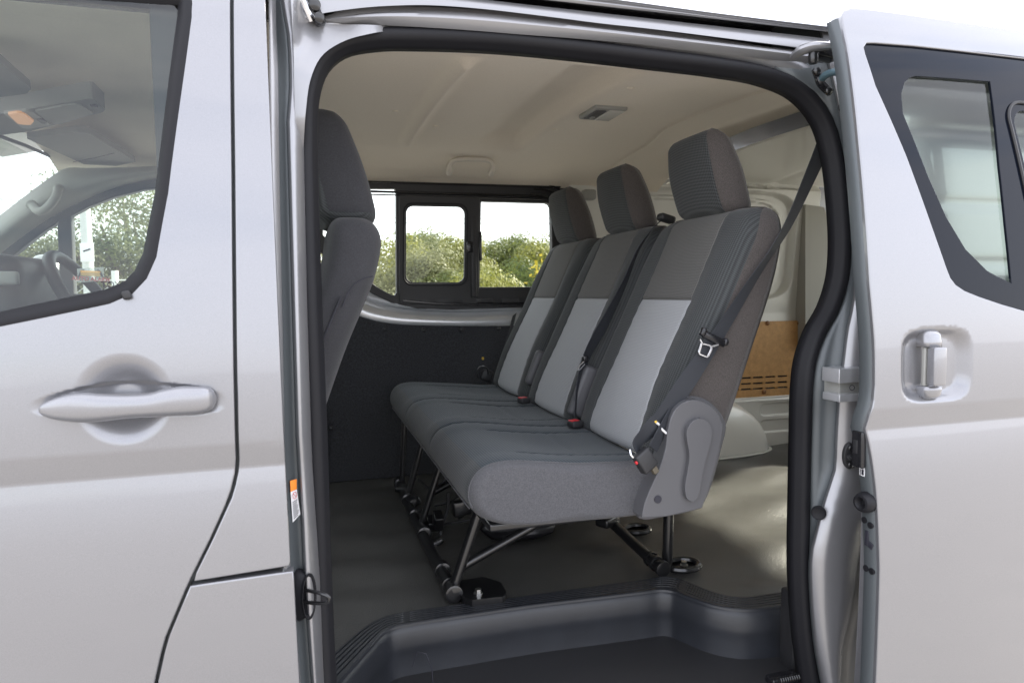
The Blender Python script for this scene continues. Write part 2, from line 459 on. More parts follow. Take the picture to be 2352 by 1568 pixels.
win = [(-1.30, 1.845), (-.156, 1.893), (-.158, 1.852), (-.176, 1.71), (-.193, 1.574), (-.212, 1.478), (-.226, 1.447), (-.245, 1.426), (-.275, 1.412), (-.421, 1.379), (-1.30, 1.20)]
win = fillet(win, [0, .028, 0, 0, 0, 0, 0, 0, 0, 0, 0])
cx = list(np.arange(-1.2, -.5, .1))+list(np.arange(-.5, -.10, .02))+list(np.arange(cupc[0]-.135, cupc[0]+.150, .0035))
cz = list(np.arange(.6, 1.94, .03))+list(np.arange(cupc[2]-.085, cupc[2]+.086, .0032))+[1.140, 1.1515, 1.1545, 1.1575, 1.17, 1.19, 1.20]
front_door = panel('front_door', fd_out, [win], fd_fn, M['paint'], van, r=.003, cx=sorted(set(np.round(cx, 4))), cz=sorted(set(np.round(cz, 4))))
tag(front_door, 'silver front door with a long flush grip handle')
# rubber weatherstrip round the window opening
wl = [(p[0], p[1]) for p in dens(win, .012)]
c0 = np.mean(np.array(wl), 0)
def strip_loop(loop, off_in, off_out, y_in, y_out, bulge):
    """a band that follows a closed loop in (x, z): outer rim on the loop, inner rim moved in"""
    n = len(loop); A = np.array(loop); T = np.roll(A, -1, 0)-np.roll(A, 1, 0); T /= (np.linalg.norm(T, axis=1)[:, None]+1e-12)
    N = np.stack([-T[:, 1], T[:, 0]], 1)
    area = np.sum(A[:, 0]*np.roll(A[:, 1], -1)-np.roll(A[:, 0], -1)*A[:, 1])
    if area < 0: N = -N
    V = []; K = 7
    for i in range(n):
        for k in range(K):
            t = k/(K-1); o = lerp(-off_out, off_in, t); p = A[i]+N[i]*o
            V.append((p[0], S(p[1])+lerp(y_out, y_in, t)-bulge*math.sin(math.pi*t), p[1]))
    F = []
    for i in range(n):
        for k in range(K-1):
            q = (i*K+k, ((i+1) % n)*K+k, ((i+1) % n)*K+k+1, i*K+k+1); F.append(q if area > 0 else q[::-1])
    return V, F
V, F = strip_loop(wl, .020, .003, .012, .001, .006)
o = mesh_obj('window_seal', V, F, M['rubber'], front_door, True)
# joint sleeve on the seal near the lower rear corner
a = PS(284, 679, -.004); b = PS(298, 676, -.004)
MB().rbox((a+b)/2, (.012, .008, .0130), .003, rot=Matrix.Rotation(R(-14), 3, 'Y')).build('seal_joint', M['black'], front_door)
gl = fillet([(-1.30, 1.83), (-.170, 1.880), (-.205, 1.50), (-.235, 1.436), (-.28, 1.42), (-1.30, 1.21)], [0, .03, .02, .02, .02, 0])
front_glass = panel('window_glass', gl, [], lambda x, z: S(z)+.012, M['glass'], front_door, r=.001, flange=.001, cz=list(np.arange(1.25, 1.9, .04)))
# grip handle
def zx(u, v): p = PS(u, v); return p
hs = [(88, 941, 1, 0.002), (96, 940, 9, .009), (120, 938, 18, .016), (160, 934, 26, .024), (200, 932, 29, .030), (240, 931, 27, .034),
      (300, 928, 24, .036), (350, 925, 24, .036), (380, 921, 27, .034), (420, 917, 29, .031), (455, 916, 28, .028), (478, 914, 25, .024),
      (490, 914, 19, .017), (496, 914, 9, .009), (498, 914, 1, .003)]
rings = []
for (u, v, hh, dp) in hs:
    p = zx(u, v); hz = hh*.00074; base = S(p[2])
    ring = []
    for k in range(20):
        a = 2*math.pi*k/20; ca, sa = math.cos(a), math.sin(a)
        sq = lambda c: math.copysign(abs(c)**.75, c)
        yc = base-dp*.5+.002
        ring.append((p[0], yc-dp*.5*sq(ca), p[2]+hz*sq(sa)))
    rings.append(ring)
# extend ring sampling along x for smoothness
def resample(rings, n):
    A = np.array(rings); m = len(A); out = []
    idx = np.linspace(0, m-1, n)
    for t in idx:
        i = min(int(t), m-2); f = t-i
        p0, p1, p2, p3 = A[max(i-1, 0)], A[i], A[i+1], A[min(i+2, m-1)]
        out.append(.5*((2*p1)+(-p0+p2)*f+(2*p0-5*p1+4*p2-p3)*f*f+(-p0+3*p1-3*p2+p3)*f**3))
    return [[tuple(q) for q in r_] for r_ in out]
rings = resample(rings, 56)
n = 20; V = [p for r_ in rings for p in r_]; F = [(i*n+k, (i+1)*n+k, (i+1)*n+(k+1) % n, i*n+(k+1) % n) for i in range(len(rings)-1) for k in range(n)]
dh = mesh_obj('door_handle', V, F, M['paint'], front_door)
dh.data.flip_normals()
# sticker and etched marks on the glass
def text_obj(name, s, size, loc, material, parent, rotz=0.0, tilt=0.0, align='CENTER', bold=0.0, M3=None):
    c = bpy.data.curves.new(name, 'FONT'); c.body = s; c.size = size; c.align_x = align; c.align_y = 'CENTER'; c.extrude = .0002; c.offset = bold
    o = bpy.data.objects.new(name+'_curve', c); COL.objects.link(o); bpy.context.view_layer.update()
    me = bpy.data.meshes.new_from_object(o.evaluated_get(bpy.context.evaluated_depsgraph_get())); me.name = name
    bpy.data.objects.remove(o)
    me.materials.clear(); me.materials.append(material)
    R3 = M3 if M3 is not None else (Matrix.Rotation(rotz, 4, 'Z') @ Matrix.Rotation(R(90)+tilt, 4, 'X'))
    me.transform(Matrix.Translation(Vector(loc)) @ R3)
    ob = bpy.data.objects.new(name, me); COL.objects.link(ob); place(ob, parent); return ob
tl = -math.atan(.11)
gpt = lambda u, v, d=.0115: PF(u, v, lambda z: S(z)+d)
text_obj('glass_etching', 'TOYOTA', .0125, gpt(277, 654), M['ink'], front_door, tilt=tl)
for k, (s, v) in enumerate((('A S I', 666), ('43R-00', 674), ('E4 TEMP', 681))):
    text_obj('glass_etching', s, .0048, gpt(297, v+2), M['ink'], front_door, tilt=tl)
sk = [(177, 617), (238, 613), (239, 645), (178, 649)]
q = [gpt(u, v, .0135) for u, v in sk]
def faded(name, col, fac):
    m = mat(name, col, .6); t = m.node_tree; o_ = t.nodes['Material Output']; b_ = t.nodes['Principled BSDF']
    tr_ = t.nodes.new('ShaderNodeBsdfTransparent'); ms = t.nodes.new('ShaderNodeMixShader'); ms.inputs[0].default_value = fac
    t.links.new(b_.outputs[0], ms.inputs[1]); t.links.new(tr_.outputs[0], ms.inputs[2]); t.links.new(ms.outputs[0], o_.inputs[0]); return m
m_st = faded('clear_sticker', (.42, .44, .42), .6)
mesh_obj('alarm_sticker', q+[p+np.array([0, .0004, 0]) for p in q], [(3, 2, 1, 0), (4, 5, 6, 7), (0, 1, 5, 4), (1, 2, 6, 5), (2, 3, 7, 6), (3, 0, 4, 7)], m_st, front_door, False)
text_obj('sticker_text', 'AUTO ALARM', .0078, gpt(209, 641, .0125), faded('faded_red_ink', (.30, .06, .06), .1), front_door, tilt=tl, rotz=0, bold=.0002, M3=Matrix.Rotation(R(3.5), 4, 'Y') @ Matrix.Rotation(R(90)+tl, 4, 'X'))
c = gpt(208, 628, .0125)
MB().rbox(c, (.026, .0006, .0075), .0002, rot=Matrix.Rotation(R(3.5), 3, 'Y')).build('sticker_picture', faded('sticker_amber', (.50, .33, .14), .4), front_door)
for k in range(7):
    for sgn in (-1, 1):
        cc = gpt(208+sgn*(20+k*1.2), 622+k*2.2, .0125)
        MB().rbox(cc, (.0065-.0004*k, .0005, .0007), .0001, rot=Matrix.Rotation(R(sgn*35), 3, 'Y')).build('sticker_wave', M['ink'], front_door)

# ---- centre pillar skin between the doors -----------------------------------
pe = lambda z: float(np.interp(z, [.4, .985, 1.17, 1.5, 1.9], [-.030, -.040, -.043, -.046, -.050]))
zgap = .985
up_l = [(gapx(z)+.0050, z) for z in np.linspace(zgap+.0052, 1.955, 50)]
up_r = [(pe(z), z) for z in np.linspace(1.955, zgap+.0052+.006, 30)]
pil = panel('pillar_skin', up_l+up_r, [], lambda x, z: S(z), M['paint'], van, r=.003, cx=[-.14, -.10, -.08, -.06], cz=list(np.round(np.arange(1.0, 1.94, .03), 3))+[1.1515, 1.1545, 1.1575, 1.195])
lo_l = [(gapx(z)+.0050, z) for z in np.linspace(.3, zgap-.0062, 30)]
lo_r = [(pe(z)+.004, z) for z in np.linspace(zgap-.0027, .3, 20)]
low = panel('fuel_flap_panel', lo_l+lo_r, [], lambda x, z: S(z), M['paint'], van, r=.003, cx=[-.2, -.15, -.10, -.06], cz=list(np.arange(.32, .98, .04)))
# dark backing that closes the shut lines
MB().rbox((-.17, .012, 1.12), (.10, .02, 1.65), .002).build('pillar_reinforcement', M['black'], van)
MB().rbox((-.10, -.045, .985), (.10, .01, .06), .002).build('shut_line_backing', M['black'], van)
def bkx(z): return gapx(z)
V = []; zs_ = np.linspace(.3, 1.95, 50)
for z in zs_: V += [(bkx(z)-.03, S(z)+.028, z), (bkx(z)+.03, S(z)+.028, z)]
mesh_obj('shut_line_channel', V, [(2*i, 2*i+1, 2*i+3, 2*i+2) for i in range(len(zs_)-1)], M['shade_slate'], van)

# ---- jamb of the centre pillar ------------------------------------------------
vs = list(range(-160, 1761, 40))
uA = lambda v: np.interp(v, [-160, 0, 300, 703, 1000, 1320, 1450, 1568, 1760], [610, 617, 620, 626, 637, 652, 664, 682, 700])
uB = lambda v: np.interp(v, [-160, 0, 90, 150, 240, 300, 703, 1000, 1230, 1320, 1568, 1760], [625, 634, 636, 640, 641, 641, 649, 655, 662, 671, 693, 712])
uC = lambda v: np.interp(v, [-160, 0, 90, 150, 225, 260, 703, 1000, 1200, 1320, 1568, 1760], [640, 648, 664, 667, 668, 661, 674, 683, 695, 700, 718, 735])
uD = lambda v: np.interp(v, [-160, 0, 300, 703, 1000, 1320, 1568, 1760], [700, 694, 692, 700, 708, 728, 738, 750])
V = []; KJ = 0
for v in vs:
    prof = [(uA(v), .0015), (uA(v)+1.5, .008), (uA(v)+3, .012), (uA(v)+6, .013), (lerp(uA(v), uB(v), .55), .018), (uB(v)-4, .022), (uB(v)-1, .028), (uB(v), .045),
            (uB(v)+2, .058), (lerp(uB(v), uC(v), .5), .068), (uC(v)-5, .076), (uC(v)-2, .072), (uC(v)+1, .060), (uC(v)+5, .056),
            (lerp(uC(v), uD(v), .5), .062), (uD(v)-5, .072), (uD(v)+2, .085), (uD(v)+10, .12)]
    KJ = len(prof)
    zb = PS(uA(v), v)[2]
    for (u, dy) in prof:
        base = S(min(zb, 1.93)) if dy < .05 else lerp(S(min(zb, 1.93)), SEALY(zb)-.112, (dy-.05)/.07)
        V.append(PY(u, v, base+dy))
F = [(i*KJ+k, (i+1)*KJ+k, (i+1)*KJ+k+1, i*KJ+k+1) for i in range(len(vs)-1) for k in range(KJ-1)]
jamb = mesh_obj('pillar_jamb', V, F, [M['jamb'], M['shade_slate']], van, True, fmats=[1 if 6 <= k <= 10 else 0 for i in range(len(vs)-1) for k in range(KJ-1)])
# warning label on the jamb
lab = [PY(u, v, y) for u, v, y in ((661, 1102, -.032), (676, 1098, -.026), (676, 1121, -.026), (662, 1127, -.032))]
n_ = np.array([.004, -.006, 0])
def decal(name, q, m, par, lift=1.0):
    q = [np.array(p)+n_*lift for p in q]
    k = len(q); e = np.array([-.0004, .0006, 0])
    return mesh_obj(name, q+[p+e for p in q], [tuple(range(k))[::-1], tuple(range(k, 2*k))]+[(i, (i+1) % k, (i+1) % k+k, i+k) for i in range(k)], m, par, False)
decal('warning_label_header', lab, M['orange'], jamb)
lab2 = [PY(u, v, y) for u, v, y in ((662, 1127.5, -.032), (676, 1121.5, -.026), (684.5, 1178, -.026), (667, 1197, -.032))]
decal('warning_label', lab2, M['white'], jamb)
for k in range(9):
    t = .36+k*.068
    A = lab2[0]+(lab2[3]-lab2[0])*t; B = lab2[1]+(lab2[2]-lab2[1])*t
    A, B = A+(B-A)*.12, A+(B-A)*(.86-.1*((k*37) % 3))
    h = (lab2[3]-lab2[0])*.018
    decal('label_line', [A, B, B+h, A+h], M['ink'], jamb, 1.15)
cc = lab2[0]*.42+lab2[1]*.42+(lab2[3]*.5+lab2[2]*.5)*.16
ex = (lab2[1]-lab2[0])/np.linalg.norm(lab2[1]-lab2[0]); ez = (lab2[0]-lab2[3])/np.linalg.norm(lab2[0]-lab2[3])
MB().tube([cc+n_*1.25+ex*.0036*math.cos(a)+ez*.0055*math.sin(a) for a in np.linspace(0, 2*math.pi, 17)[:-1]], .0004, 5, closed=True).build('label_symbol', M['redink'], jamb)
MB().tube([cc+n_*1.25-ex*.0026+ez*.0040, cc+n_*1.25+ex*.0026-ez*.0040], .0004, 5).build('label_symbol', M['redink'], jamb)
lab3 = [PY(u, v, y) for u, v, y in ((690, 1540, -.022), (704, 1524, -.014), (705, 1600, -.014), (690, 1612, -.022))]
decal('pressure_label', lab3, M['ink'], jamb)
for k in range(3):
    t = .18+k*.2
    A = lab3[0]+(lab3[3]-lab3[0])*t; B = lab3[1]+(lab3[2]-lab3[1])*t; h = (lab3[3]-lab3[0])*.07
    decal('label_line', [A*.75+B*.25, A*.25+B*.75, (A*.25+B*.75)+h, (A*.75+B*.25)+h], M['white'], jamb, 1.2)
# rubber boot with the wire latch loop
bc = PY(694, 1366, -.040)
def oval_ring(c, ax, ry, rz, k=22):
    ax = np.array(ax, float); ax /= np.linalg.norm(ax); e2 = np.array([0, 0, 1.]); e1 = np.cross(e2, ax)
    return [c+e1*ry*math.cos(2*math.pi*i/k)+e2*rz*math.sin(2*math.pi*i/k) for i in range(k)]
axb = np.array([.80, -.60, 0]); rings = []
for (d, s) in ((-.02, 1.0), (-.004, 1.05), (.002, .95), (.008, .86), (.012, .80), (.014, .92), (.0155, .92), (.014, .80), (.009, .74), (.004, .70), (.002, .30)):
    rings.append(oval_ring(bc+axb*d, axb, .020*s, .043*s))
o = loft('latch_boot', rings, {0: M['rubber']}, lambda i, k: 0, jamb)[0]; o.name = 'latch_boot'
a = bc+axb*.004
MB().tube(spline([a+np.array([0, 0, .010]), a+axb*.030+np.array([.004, -.002, .008]), a+axb*.042+np.array([.006, 0, .002]), a+axb*.040+np.array([.006, 0, -.006]), a+axb*.026+np.array([.003, 0, -.010]), a+np.array([0, 0, -.011])], 26), .0032, 8).build('latch_loop', M['steel'], jamb)

# ---- door seal round the opening ---------------------------------------------
sp = [(775, 1900), (752, 1600), (746, 1500), (738, 1300), (728, 1000), (716, 700), (708, 450), (706, 300), (711, 210), (735, 142), (785, 100), (865, 84), (960, 83), (1130, 90), (1300, 106),
      (1500, 130), (1650, 149), (1760, 170), (1840, 206), (1893, 268), (1920, 350), (1933, 450), (1939, 560), (1933, 640), (1911, 712),
      (1880, 768), (1859, 830), (1851, 900), (1848, 1000), (1845, 1150), (1843, 1300), (1850, 1430), (1868, 1568), (1900, 1720), (1940, 1900)]
seal_pts = spline([PF(u, v, SEALY) for u, v in sp], 260)
def sweep_sec(path, sec, closed_sec=True):
    """sweep a cross-section given as (inward, +Y) offsets along the seal path"""
    V = []; n = len(path); K = len(sec); mid = np.array([.5, 0, 1.25])
    for i in range(n):
        t = path[min(i+1, n-1)]-path[max(i-1, 0)]; t[1] = 0; t = t/np.linalg.norm(t)
        inn = np.array([t[2], 0, -t[0]])
        if i == 0:
            s0 = 1.0 if inn@(mid-path[0]) > 0 else -1.0
        inn = inn*s0
        for (a, b) in sec: V.append(path[i]+inn*a+np.array([0, b, 0]))
    F = []
    for i in range(n-1):
        for k in range(K if closed_sec else K-1):
            F.append((i*K+k, i*K+(k+1) % K, (i+1)*K+(k+1) % K, (i+1)*K+k))
    return V, F
sec = [(-.0145, .004), (-.0140, -.004), (-.0112, -.0092), (-.0058, -.0120), (.0008, -.0120), (.0066, -.0092), (.0105, -.004), (.0132, .002), (.0165, .0065), (.0182, .011), (.0182, .030), (.0140, .030), (.0, .016), (-.0125, .012)]
V, F = sweep_sec(seal_pts, sec)
seal = mesh_obj('door_seal', V, F, M['rubber'], van, True)
# painted flange just outside the seal (upper half and corners)
sec = [(a, b) for a, b in ((-.006, .014), (-.014, .004), (-.020, -.004), (-.030, -.010), (-.046, -.012), (-.050, -.008), (-.052, .02), (-.052, .05))]
i0 = 62; i1 = 168
V, F = sweep_sec([p for p in seal_pts[i0:i1]], sec, False)
mesh_obj('opening_flange', V, F, M['jamb'], van, True)

# ---- upper rail, gutter and roof edge over the opening --------------------------
L_white = [(640, 70), (690, 46), (733, 33), (836, 18), (934, 12.5), (1000, 13), (1098, 20), (1262, 39), (1378, 54), (1497, 67), (1661, 87.5), (1797, 105), (1900, 119), (2100, 148)]
L_second = [(640, 88), (690, 63), (733, 49), (836, 31), (934, 25), (1098, 31), (1262, 48), (1378, 62), (1497, 77), (1661, 96), (1825, 115), (1900, 125), (2100, 152)]
L_light = [(640, 54), (712, 55), (836, 57), (1033, 67), (1200, 80), (1332, 90), (1497, 105), (1661, 124), (1797, 141), (1900, 154), (2100, 180)]
L_beam = [(640, -60), (900, -26), (1115, 0), (1332, 25), (1606, 56), (1907, 90), (2100, 112)]
L_slot = [(640, -80), (1115, -16), (1332, 9), (1634, 43), (1907, 74), (2100, 96)]
L_grey = [(640, -95), (1115, -28), (1415, 8), (1661, 41), (1912, 71), (2100, 93)]
L_roof = [(640, -110), (1115, -40), (1415, -1), (1661, 32), (1912, 62), (2100, 84)]
us = np.linspace(690, 2060, 90)
def lp(L, y):
    a = np.array(L, float); return [PY(u, float(np.interp(u, a[:, 0], a[:, 1])), y) for u in us]
def smooth_line(L):
    return [tuple(p) for p in spline(L, 60)]
for nm in ('L_white', 'L_second', 'L_light', 'L_beam', 'L_slot', 'L_grey', 'L_roof'): globals()[nm] = smooth_line(globals()[nm])
def strips(name, lines, m, parent, sub=4, sharp=30):
    rows = []
    for (A, ya), (B, yb), bulge in lines:
        a = lp(A, ya); b = lp(B, yb)
        for s in range(sub+1):
            t = s/sub; rows.append([a[i]*(1-t)+b[i]*t+np.array([0, -bulge*math.sin(math.pi*t), 0]) for i in range(len(us))])
    n = len(us); V = [p for r_ in rows for p in r_]; F = [(j*n+i, j*n+i+1, (j+1)*n+i+1, (j+1)*n+i) for j in range(len(rows)-1) for i in range(n-1)]
    return mesh_obj(name, V, F, m, parent, True, sharp=sharp)
rail = strips('roof_rail', [((L_light, .058), (L_second, .050), .010), ((L_second, .050), (L_second, .12), 0), ((L_white, .12), (L_white, .040), 0),
                            ((L_white, .036), (L_beam, .046), .004)], M['jamb'], van)
strips('track_slot', [((L_beam, .046), (L_beam, .10), 0), ((L_beam, .10), (L_slot, .10), 0), ((L_slot, .10), (L_slot, .038), 0)], M['gloss_black'], rail, sub=2)
strips('gutter', [((L_slot, .037), (L_grey, .034), .002), ((L_grey, .034), (L_roof, .026), .003)], M['paint'], rail)
# edge that closes the top of the opening towards the seal
strips('opening_head', [((L_light, .058), (L_light, .14), 0)], M['jamb'], rail, sub=2)
# front end of the track: latch bracket in the dark corner
c = PY(722, 22, .05)
mb = MB(); mb.rbox(c, (.018, .03, .060), .004, rot=Matrix.Rotation(R(-22), 3, 'Y')); mb.build('track_bracket', M['gloss_black'], rail)
MB().lathe([(.004, -.004), (.009, 0), (.009, .004), (.005, .007)], PY(733, 42, .03), (.3, -1, 0)).build('bracket_bolt', M['steel'], rail)
MB().lathe([(.004, -.004), (.010, 0), (.010, .004), (.005, .007)], PY(722, 12, .03), (.3, -1, 0)).build('bracket_bolt', M['steel'], rail)
c = PY(703, 18, .03); MB().tube([PY(690, -10, .03), PY(702, 18, .03), PY(716, 48, .04)], .006, 8).build('track_end_lever', M['chrome'], rail)
# fillet of the opening's upper front corner
cor = [(666, -170), (700, -160), (688, -40), (690, 5), (697, 32), (711, 48), (735, 54.5), (850, 57.5), (900, 60), (930, 63), (900, 70), (850, 78), (790, 95), (740, 128), (714, 180), (702, 260), (697, 340), (690, 420), (684, 340), (677, 240), (674, 110), (670, 30)]
cor = [tuple(p) for p in spline(cor, 110, closed=True)]
Vc, Fc, Bc = flat_fill([(u, -v) for u, v in cor], [], list(range(650, 960, 12)), list(range(-420, 160, 12)))
def cor_y(u, v):
    f = sstep(655, 730, u)*sstep(190, 40, v)
    y = .004+.050*f+.020*gauss(u-(v-60)*.10, 684, 9)*sstep(40, 120, v)*0+.004*math.sin(u*.05)
    y -= .016*gauss(u, 672, 12)*sstep(150, 60, v)
    y += .030*sstep(850, 930, u)+.045*sstep(260, 420, v)
    return y
mesh_obj('opening_corner', [PY(u, -w_, cor_y(u, -w_)) for u, w_ in Vc], Fc, M['jamb'], van, True)

# outer roof skin
def roof_f(s, t):
    x = lerp(-1.0, 3.1, s); y = lerp(0, 1, t)
    yy = lerp(.03, 1.62, y); z = 1.985+.045*math.sin(math.pi*y)
    if y < .02: z = 1.975
    z -= .25*max(0, (-.55-x))**1.5
    return (x, yy, z)
grid('roof', 40, 40, roof_f, M['paint'], van)

# ---- jamb of the rear pillar ----------------------------------------------------
vsr = list(range(60, 1781, 30))
so = spline([(p[0], p[1]) for p in sp[17:]], 80)
sov = np.array([q[1] for q in so]); sou = np.array([q[0] for q in so])
sealu = lambda v: float(np.interp(v, sov, sou))
ridge = lambda v: float(np.interp(v, [60, 200, 300, 450, 600, 700, 760, 926, 1010, 1075, 1160, 1267, 1346, 1450, 1568, 1780],
                                  [1880, 1915, 1937, 1956, 1968, 1958, 1944, 1924, 1919, 1917, 1889, 1862, 1858, 1866, 1888, 1930]))
bulge_r = lambda v: float(np.interp(v, [60, 1120, 1200, 1290, 1350, 1420, 1480, 1568, 1780], [2120, 2090, 1995, 1974, 1968, 1955, 1940, 1936, 1960]))
V = []
for v in vsr:
    s0 = sealu(v); r0 = max(ridge(v), s0+17); g0 = max(bulge_r(v), r0+24)
    prof = [(s0+6, .035), (s0+12, .022), (s0+15, .014), (lerp(s0+15, r0, .4), .006), (r0-4, -.004), (r0-1, -.012), (r0+2, -.022), (r0+6, -.028),
            (lerp(r0, g0, .35), -.040 if v > 1150 else -.034), (lerp(r0, g0, .65), -.046 if v > 1150 else -.040), (g0-8, -.045), (g0-2, -.036), (g0+3, -.015), (g0+20, -.01), (g0+140, -.045)]
    # shelf above the striker
    K = len(prof); zb = PF(s0, v, SEALY)[2]
    for (u, y) in prof:
        add = SEALY(zb)-.02
        V.append(PY(u, v, y+add))
F = [(i*K+k, (i+1)*K+k, (i+1)*K+k+1, i*K+k+1) for i in range(len(vsr)-1) for k in range(K-1)]
rj = mesh_obj('rear_pillar_jamb', V, F, [M['jamb'], M['shade_slate']], van, True, fmats=[1 if k <= 4 else 0 for i in range(len(vsr)-1) for k in range(K-1)])
# end of the middle track: a pressed box with a slot
tb = [PY(u, v, -.050) for u, v in ((1916, 843), (1990, 843), (1990, 926), (1919, 924))]
def boxq(name, c, size, m, par, r=.002): return MB().rbox(c, size, r).build(name, m, par)
p = PY(1944, 862, -.055); boxq('centre_track', p+np.array([.02, .02, 0]), (.085, .05, .030), M['reveal'], rj, .0015)
p2 = PY(1944, 913, -.055); boxq('centre_track', p2+np.array([.02, .02, 0]), (.083, .05, .016), M['reveal'], rj, .0015)
p3 = PY(1944, 890, -.042); boxq('track_slot_back', p3+np.array([.02, .02, 0]), (.08, .045, .035), M['trim_light'], rj, .0015)
MB().tube([PY(1957+5.5*math.cos(a), 890+6*math.sin(a), -.0665) for a in np.linspace(0, 2*math.pi, 15)[:-1]], .0008, 6, closed=True).build('track_hole', M['ink'], rj)
# striker with its wire loop
c = PY(1951, 1046, -.036); ax = (-.25, -1, 0)
V = []; oval = [(.013, .0), (.0125, .009), (.0115, .017), (.008, .024), (0, .027)]
pts = []
for k in range(28):
    a = 2*math.pi*k/28; pts.append((.0150*math.cos(a), .0285*math.sin(a)*(1.0 if abs(math.sin(a)) > .3 else 1.0)))
rings = []
e1 = np.array([.97, -.25, 0]); e2 = np.array([0, 0, 1.]); ex_ = np.array([-.25, -.97, 0])
for d, s in ((-.006, 1.0), (.003, 1.0), (.005, .95), (.006, .85)): rings.append([c+e1*a*s+e2*b*s+ex_*d for a, b in pts])
st = loft('striker', rings, {0: M['black']}, lambda i, k: 0, rj)[0]; st.name = 'striker'
for dz in (-.018, .018): MB().lathe([(.0065, 0), (.0065, .003), (.0045, .0045), (.0030, .0030)], c+ex_*.005+e2*dz, ex_, 14).build('striker_screw', M['steel'], rj)
mb = MB(); mb.rbox(c+ex_*.010+e2*(-.001), (.024, .014, .014), .004)
mb.build('striker_block', M['black'], rj)
MB().tube(spline([c+ex_*.012-e1*.009+e2*.001, c+ex_*.030-e1*.011, c+ex_*.034-e1*.002, c+ex_*.033+e1*.006, c+ex_*.012+e1*.009], 22), .0030, 8).build('striker_loop', M['steel'], rj)
# rubber plug
MB().lathe([(.0150, -.003), (.0150, .002), (.0135, .0035), (.0115, .002), (.0, .002)], PY(1880, 1177, -.032), (-.75, -.65, 0), 24).build('rubber_plug', M['rubber'], rj)
# upper hinge arm reaching from the roof rail to the door
arm = spline([PY(1822, 132, .03), PY(1838, 118, .010), PY(1868, 108, -.01), (PY(1905, 106, -.03)), PY(1945, 104, -.05)], 24)
MB().tube(arm, [.006+.007*math.sin(math.pi*min(1, i/23+.15)) for i in range(24)], 10, flat=.75).build('hinge_arm', M['jamb'], rj)
MB().rbox(PY(1893, 126, .0), (.055, .030, .020), .004, rot=Matrix.Rotation(R(6), 3, 'Y')).build('roller_bracket', M['gloss_black'], rj)
MB().lathe([(.008, -.012), (.010, -.008), (.010, .008), (.008, .012)], PY(1868, 133, -.005), (0, 0, 1), 16).build('roller', M['steel'], rj)
MB().lathe([(.004, -.006), (.006, -.004), (.006, .012), (.004, .014)], PY(1909, 101, -.028), (1, -.2, 0), 14).build('arm_pin', M['chrome'], rj)
br = [PY(1873, 160, .0), PY(1878, 172, -.004), PY(1884, 190, -.008), PY(1898, 206, -.006), PY(1906, 212, -.004)]
MB().tube(spline(br, 18), .0085, 8).build('damper_bracket', M['gloss_black'], rj)
for u, v in ((1876, 164), (1903, 209)): MB().lathe([(.007, -.004), (.007, .004), (.004, .006)], PY(u, v, -.014), (-.3, -1, 0), 12).build('bracket_bolt', M['steel'], rj)
MB().tube(spline([PY(1886, 182, -.01), PY(1898, 172, -.03), PY(1915, 166, -.05), PY(1935, 166, -.07)], 18), .0075, 10).build('door_stop_arm', mat('blue_grey_metal', (.10, .16, .19), .35, .3), rj)

# ---- sliding door, slid back and standing proud of the body ----------------------
DO = -.10
dl = lambda z: float(np.interp(z, [.35, .65, .887, 1.034, 1.12, 1.160, 1.175, 1.22, 1.305, 1.43, 1.68, 1.85, 1.92, 1.975], [1.03, 1.030, 1.026, 1.016, 1.006, .997, .999, 1.009, 1.009, 1.002, 1.001, 1.003, 1.003, 1.004]))
hc = PS(2153, 838, DO)
ha = PS(2074, 838, DO); hb = PS(2232, 838, DO); hw_, hh_ = (hb[0]-ha[0])/2, .069
def sdr(x, z):
    a = abs((x-hc[0])/hw_); b = abs((z-hc[2])/hh_)
    return (a**4+b**4)**.25
def sd_fn(x, z):
    y = (S(z) if z < 1.90 else S(1.90)+.24*(z-1.90)+1.2*(z-1.90)**2)+DO
    y += .018*sstep(1.06, .74, sdr(x, z))+wob(x, z)
    return y
topz = lambda x: float(np.interp(x, [.99, 1.03, 1.10, 1.25, 1.45, 2.2], [1.959, 1.960, 1.961, 1.961, 1.960, 1.953]))
left = [(dl(z), z) for z in np.linspace(1.936, .35, 60)]
sd_out = [(2.2, .35), (2.2, 1.952)]+[(x, topz(x)) for x in (1.9, 1.6, 1.3, 1.12, 1.06)]+[(1.028, 1.958), (1.012, 1.950)]+left
def dw(lst): return [(p[0], p[2]) for p in (PS(u, v, DO) for u, v in lst)]
wo_l = dw([(1990, 96), (1982, 108), (1986, 125), (2010, 199), (2079.6, 358.5), (2144, 538), (2172, 617.5), (2181, 640), (2194, 657), (2215, 671), (2249, 684.7), (2300, 702), (2352, 717)])
ztop_w = dw([(2010, 97)])[0][1]
wout = [(2.12, ztop_w-.005)]+dw([(2352, 132), (2200, 114), (2100, 103), (2010, 96)])+wo_l+[(1.75, 1.345), (2.12, 1.345)]
wout = wout[::-1]
cx = list(np.arange(1.04, 2.18, .06))+list(np.arange(hc[0]-.10, hc[0]+.101, .006))
cz = list(np.arange(.4, 1.90, .04))+[1.90, 1.91, 1.92, 1.93, 1.94, 1.95]+list(np.arange(hc[2]-.085, hc[2]+.086, .006))+[1.140, 1.1515, 1.1545, 1.1575, 1.17, 1.19, 1.20]
sdoor = panel('sliding_door', sd_out, [wout], sd_fn, M['paint'], van, r=.003, flange=.026, cx=sorted(set(np.round(cx, 4))), cz=sorted(set(np.round(cz, 4))))
tag(sdoor, 'silver sliding door with black bordered window, slid back')
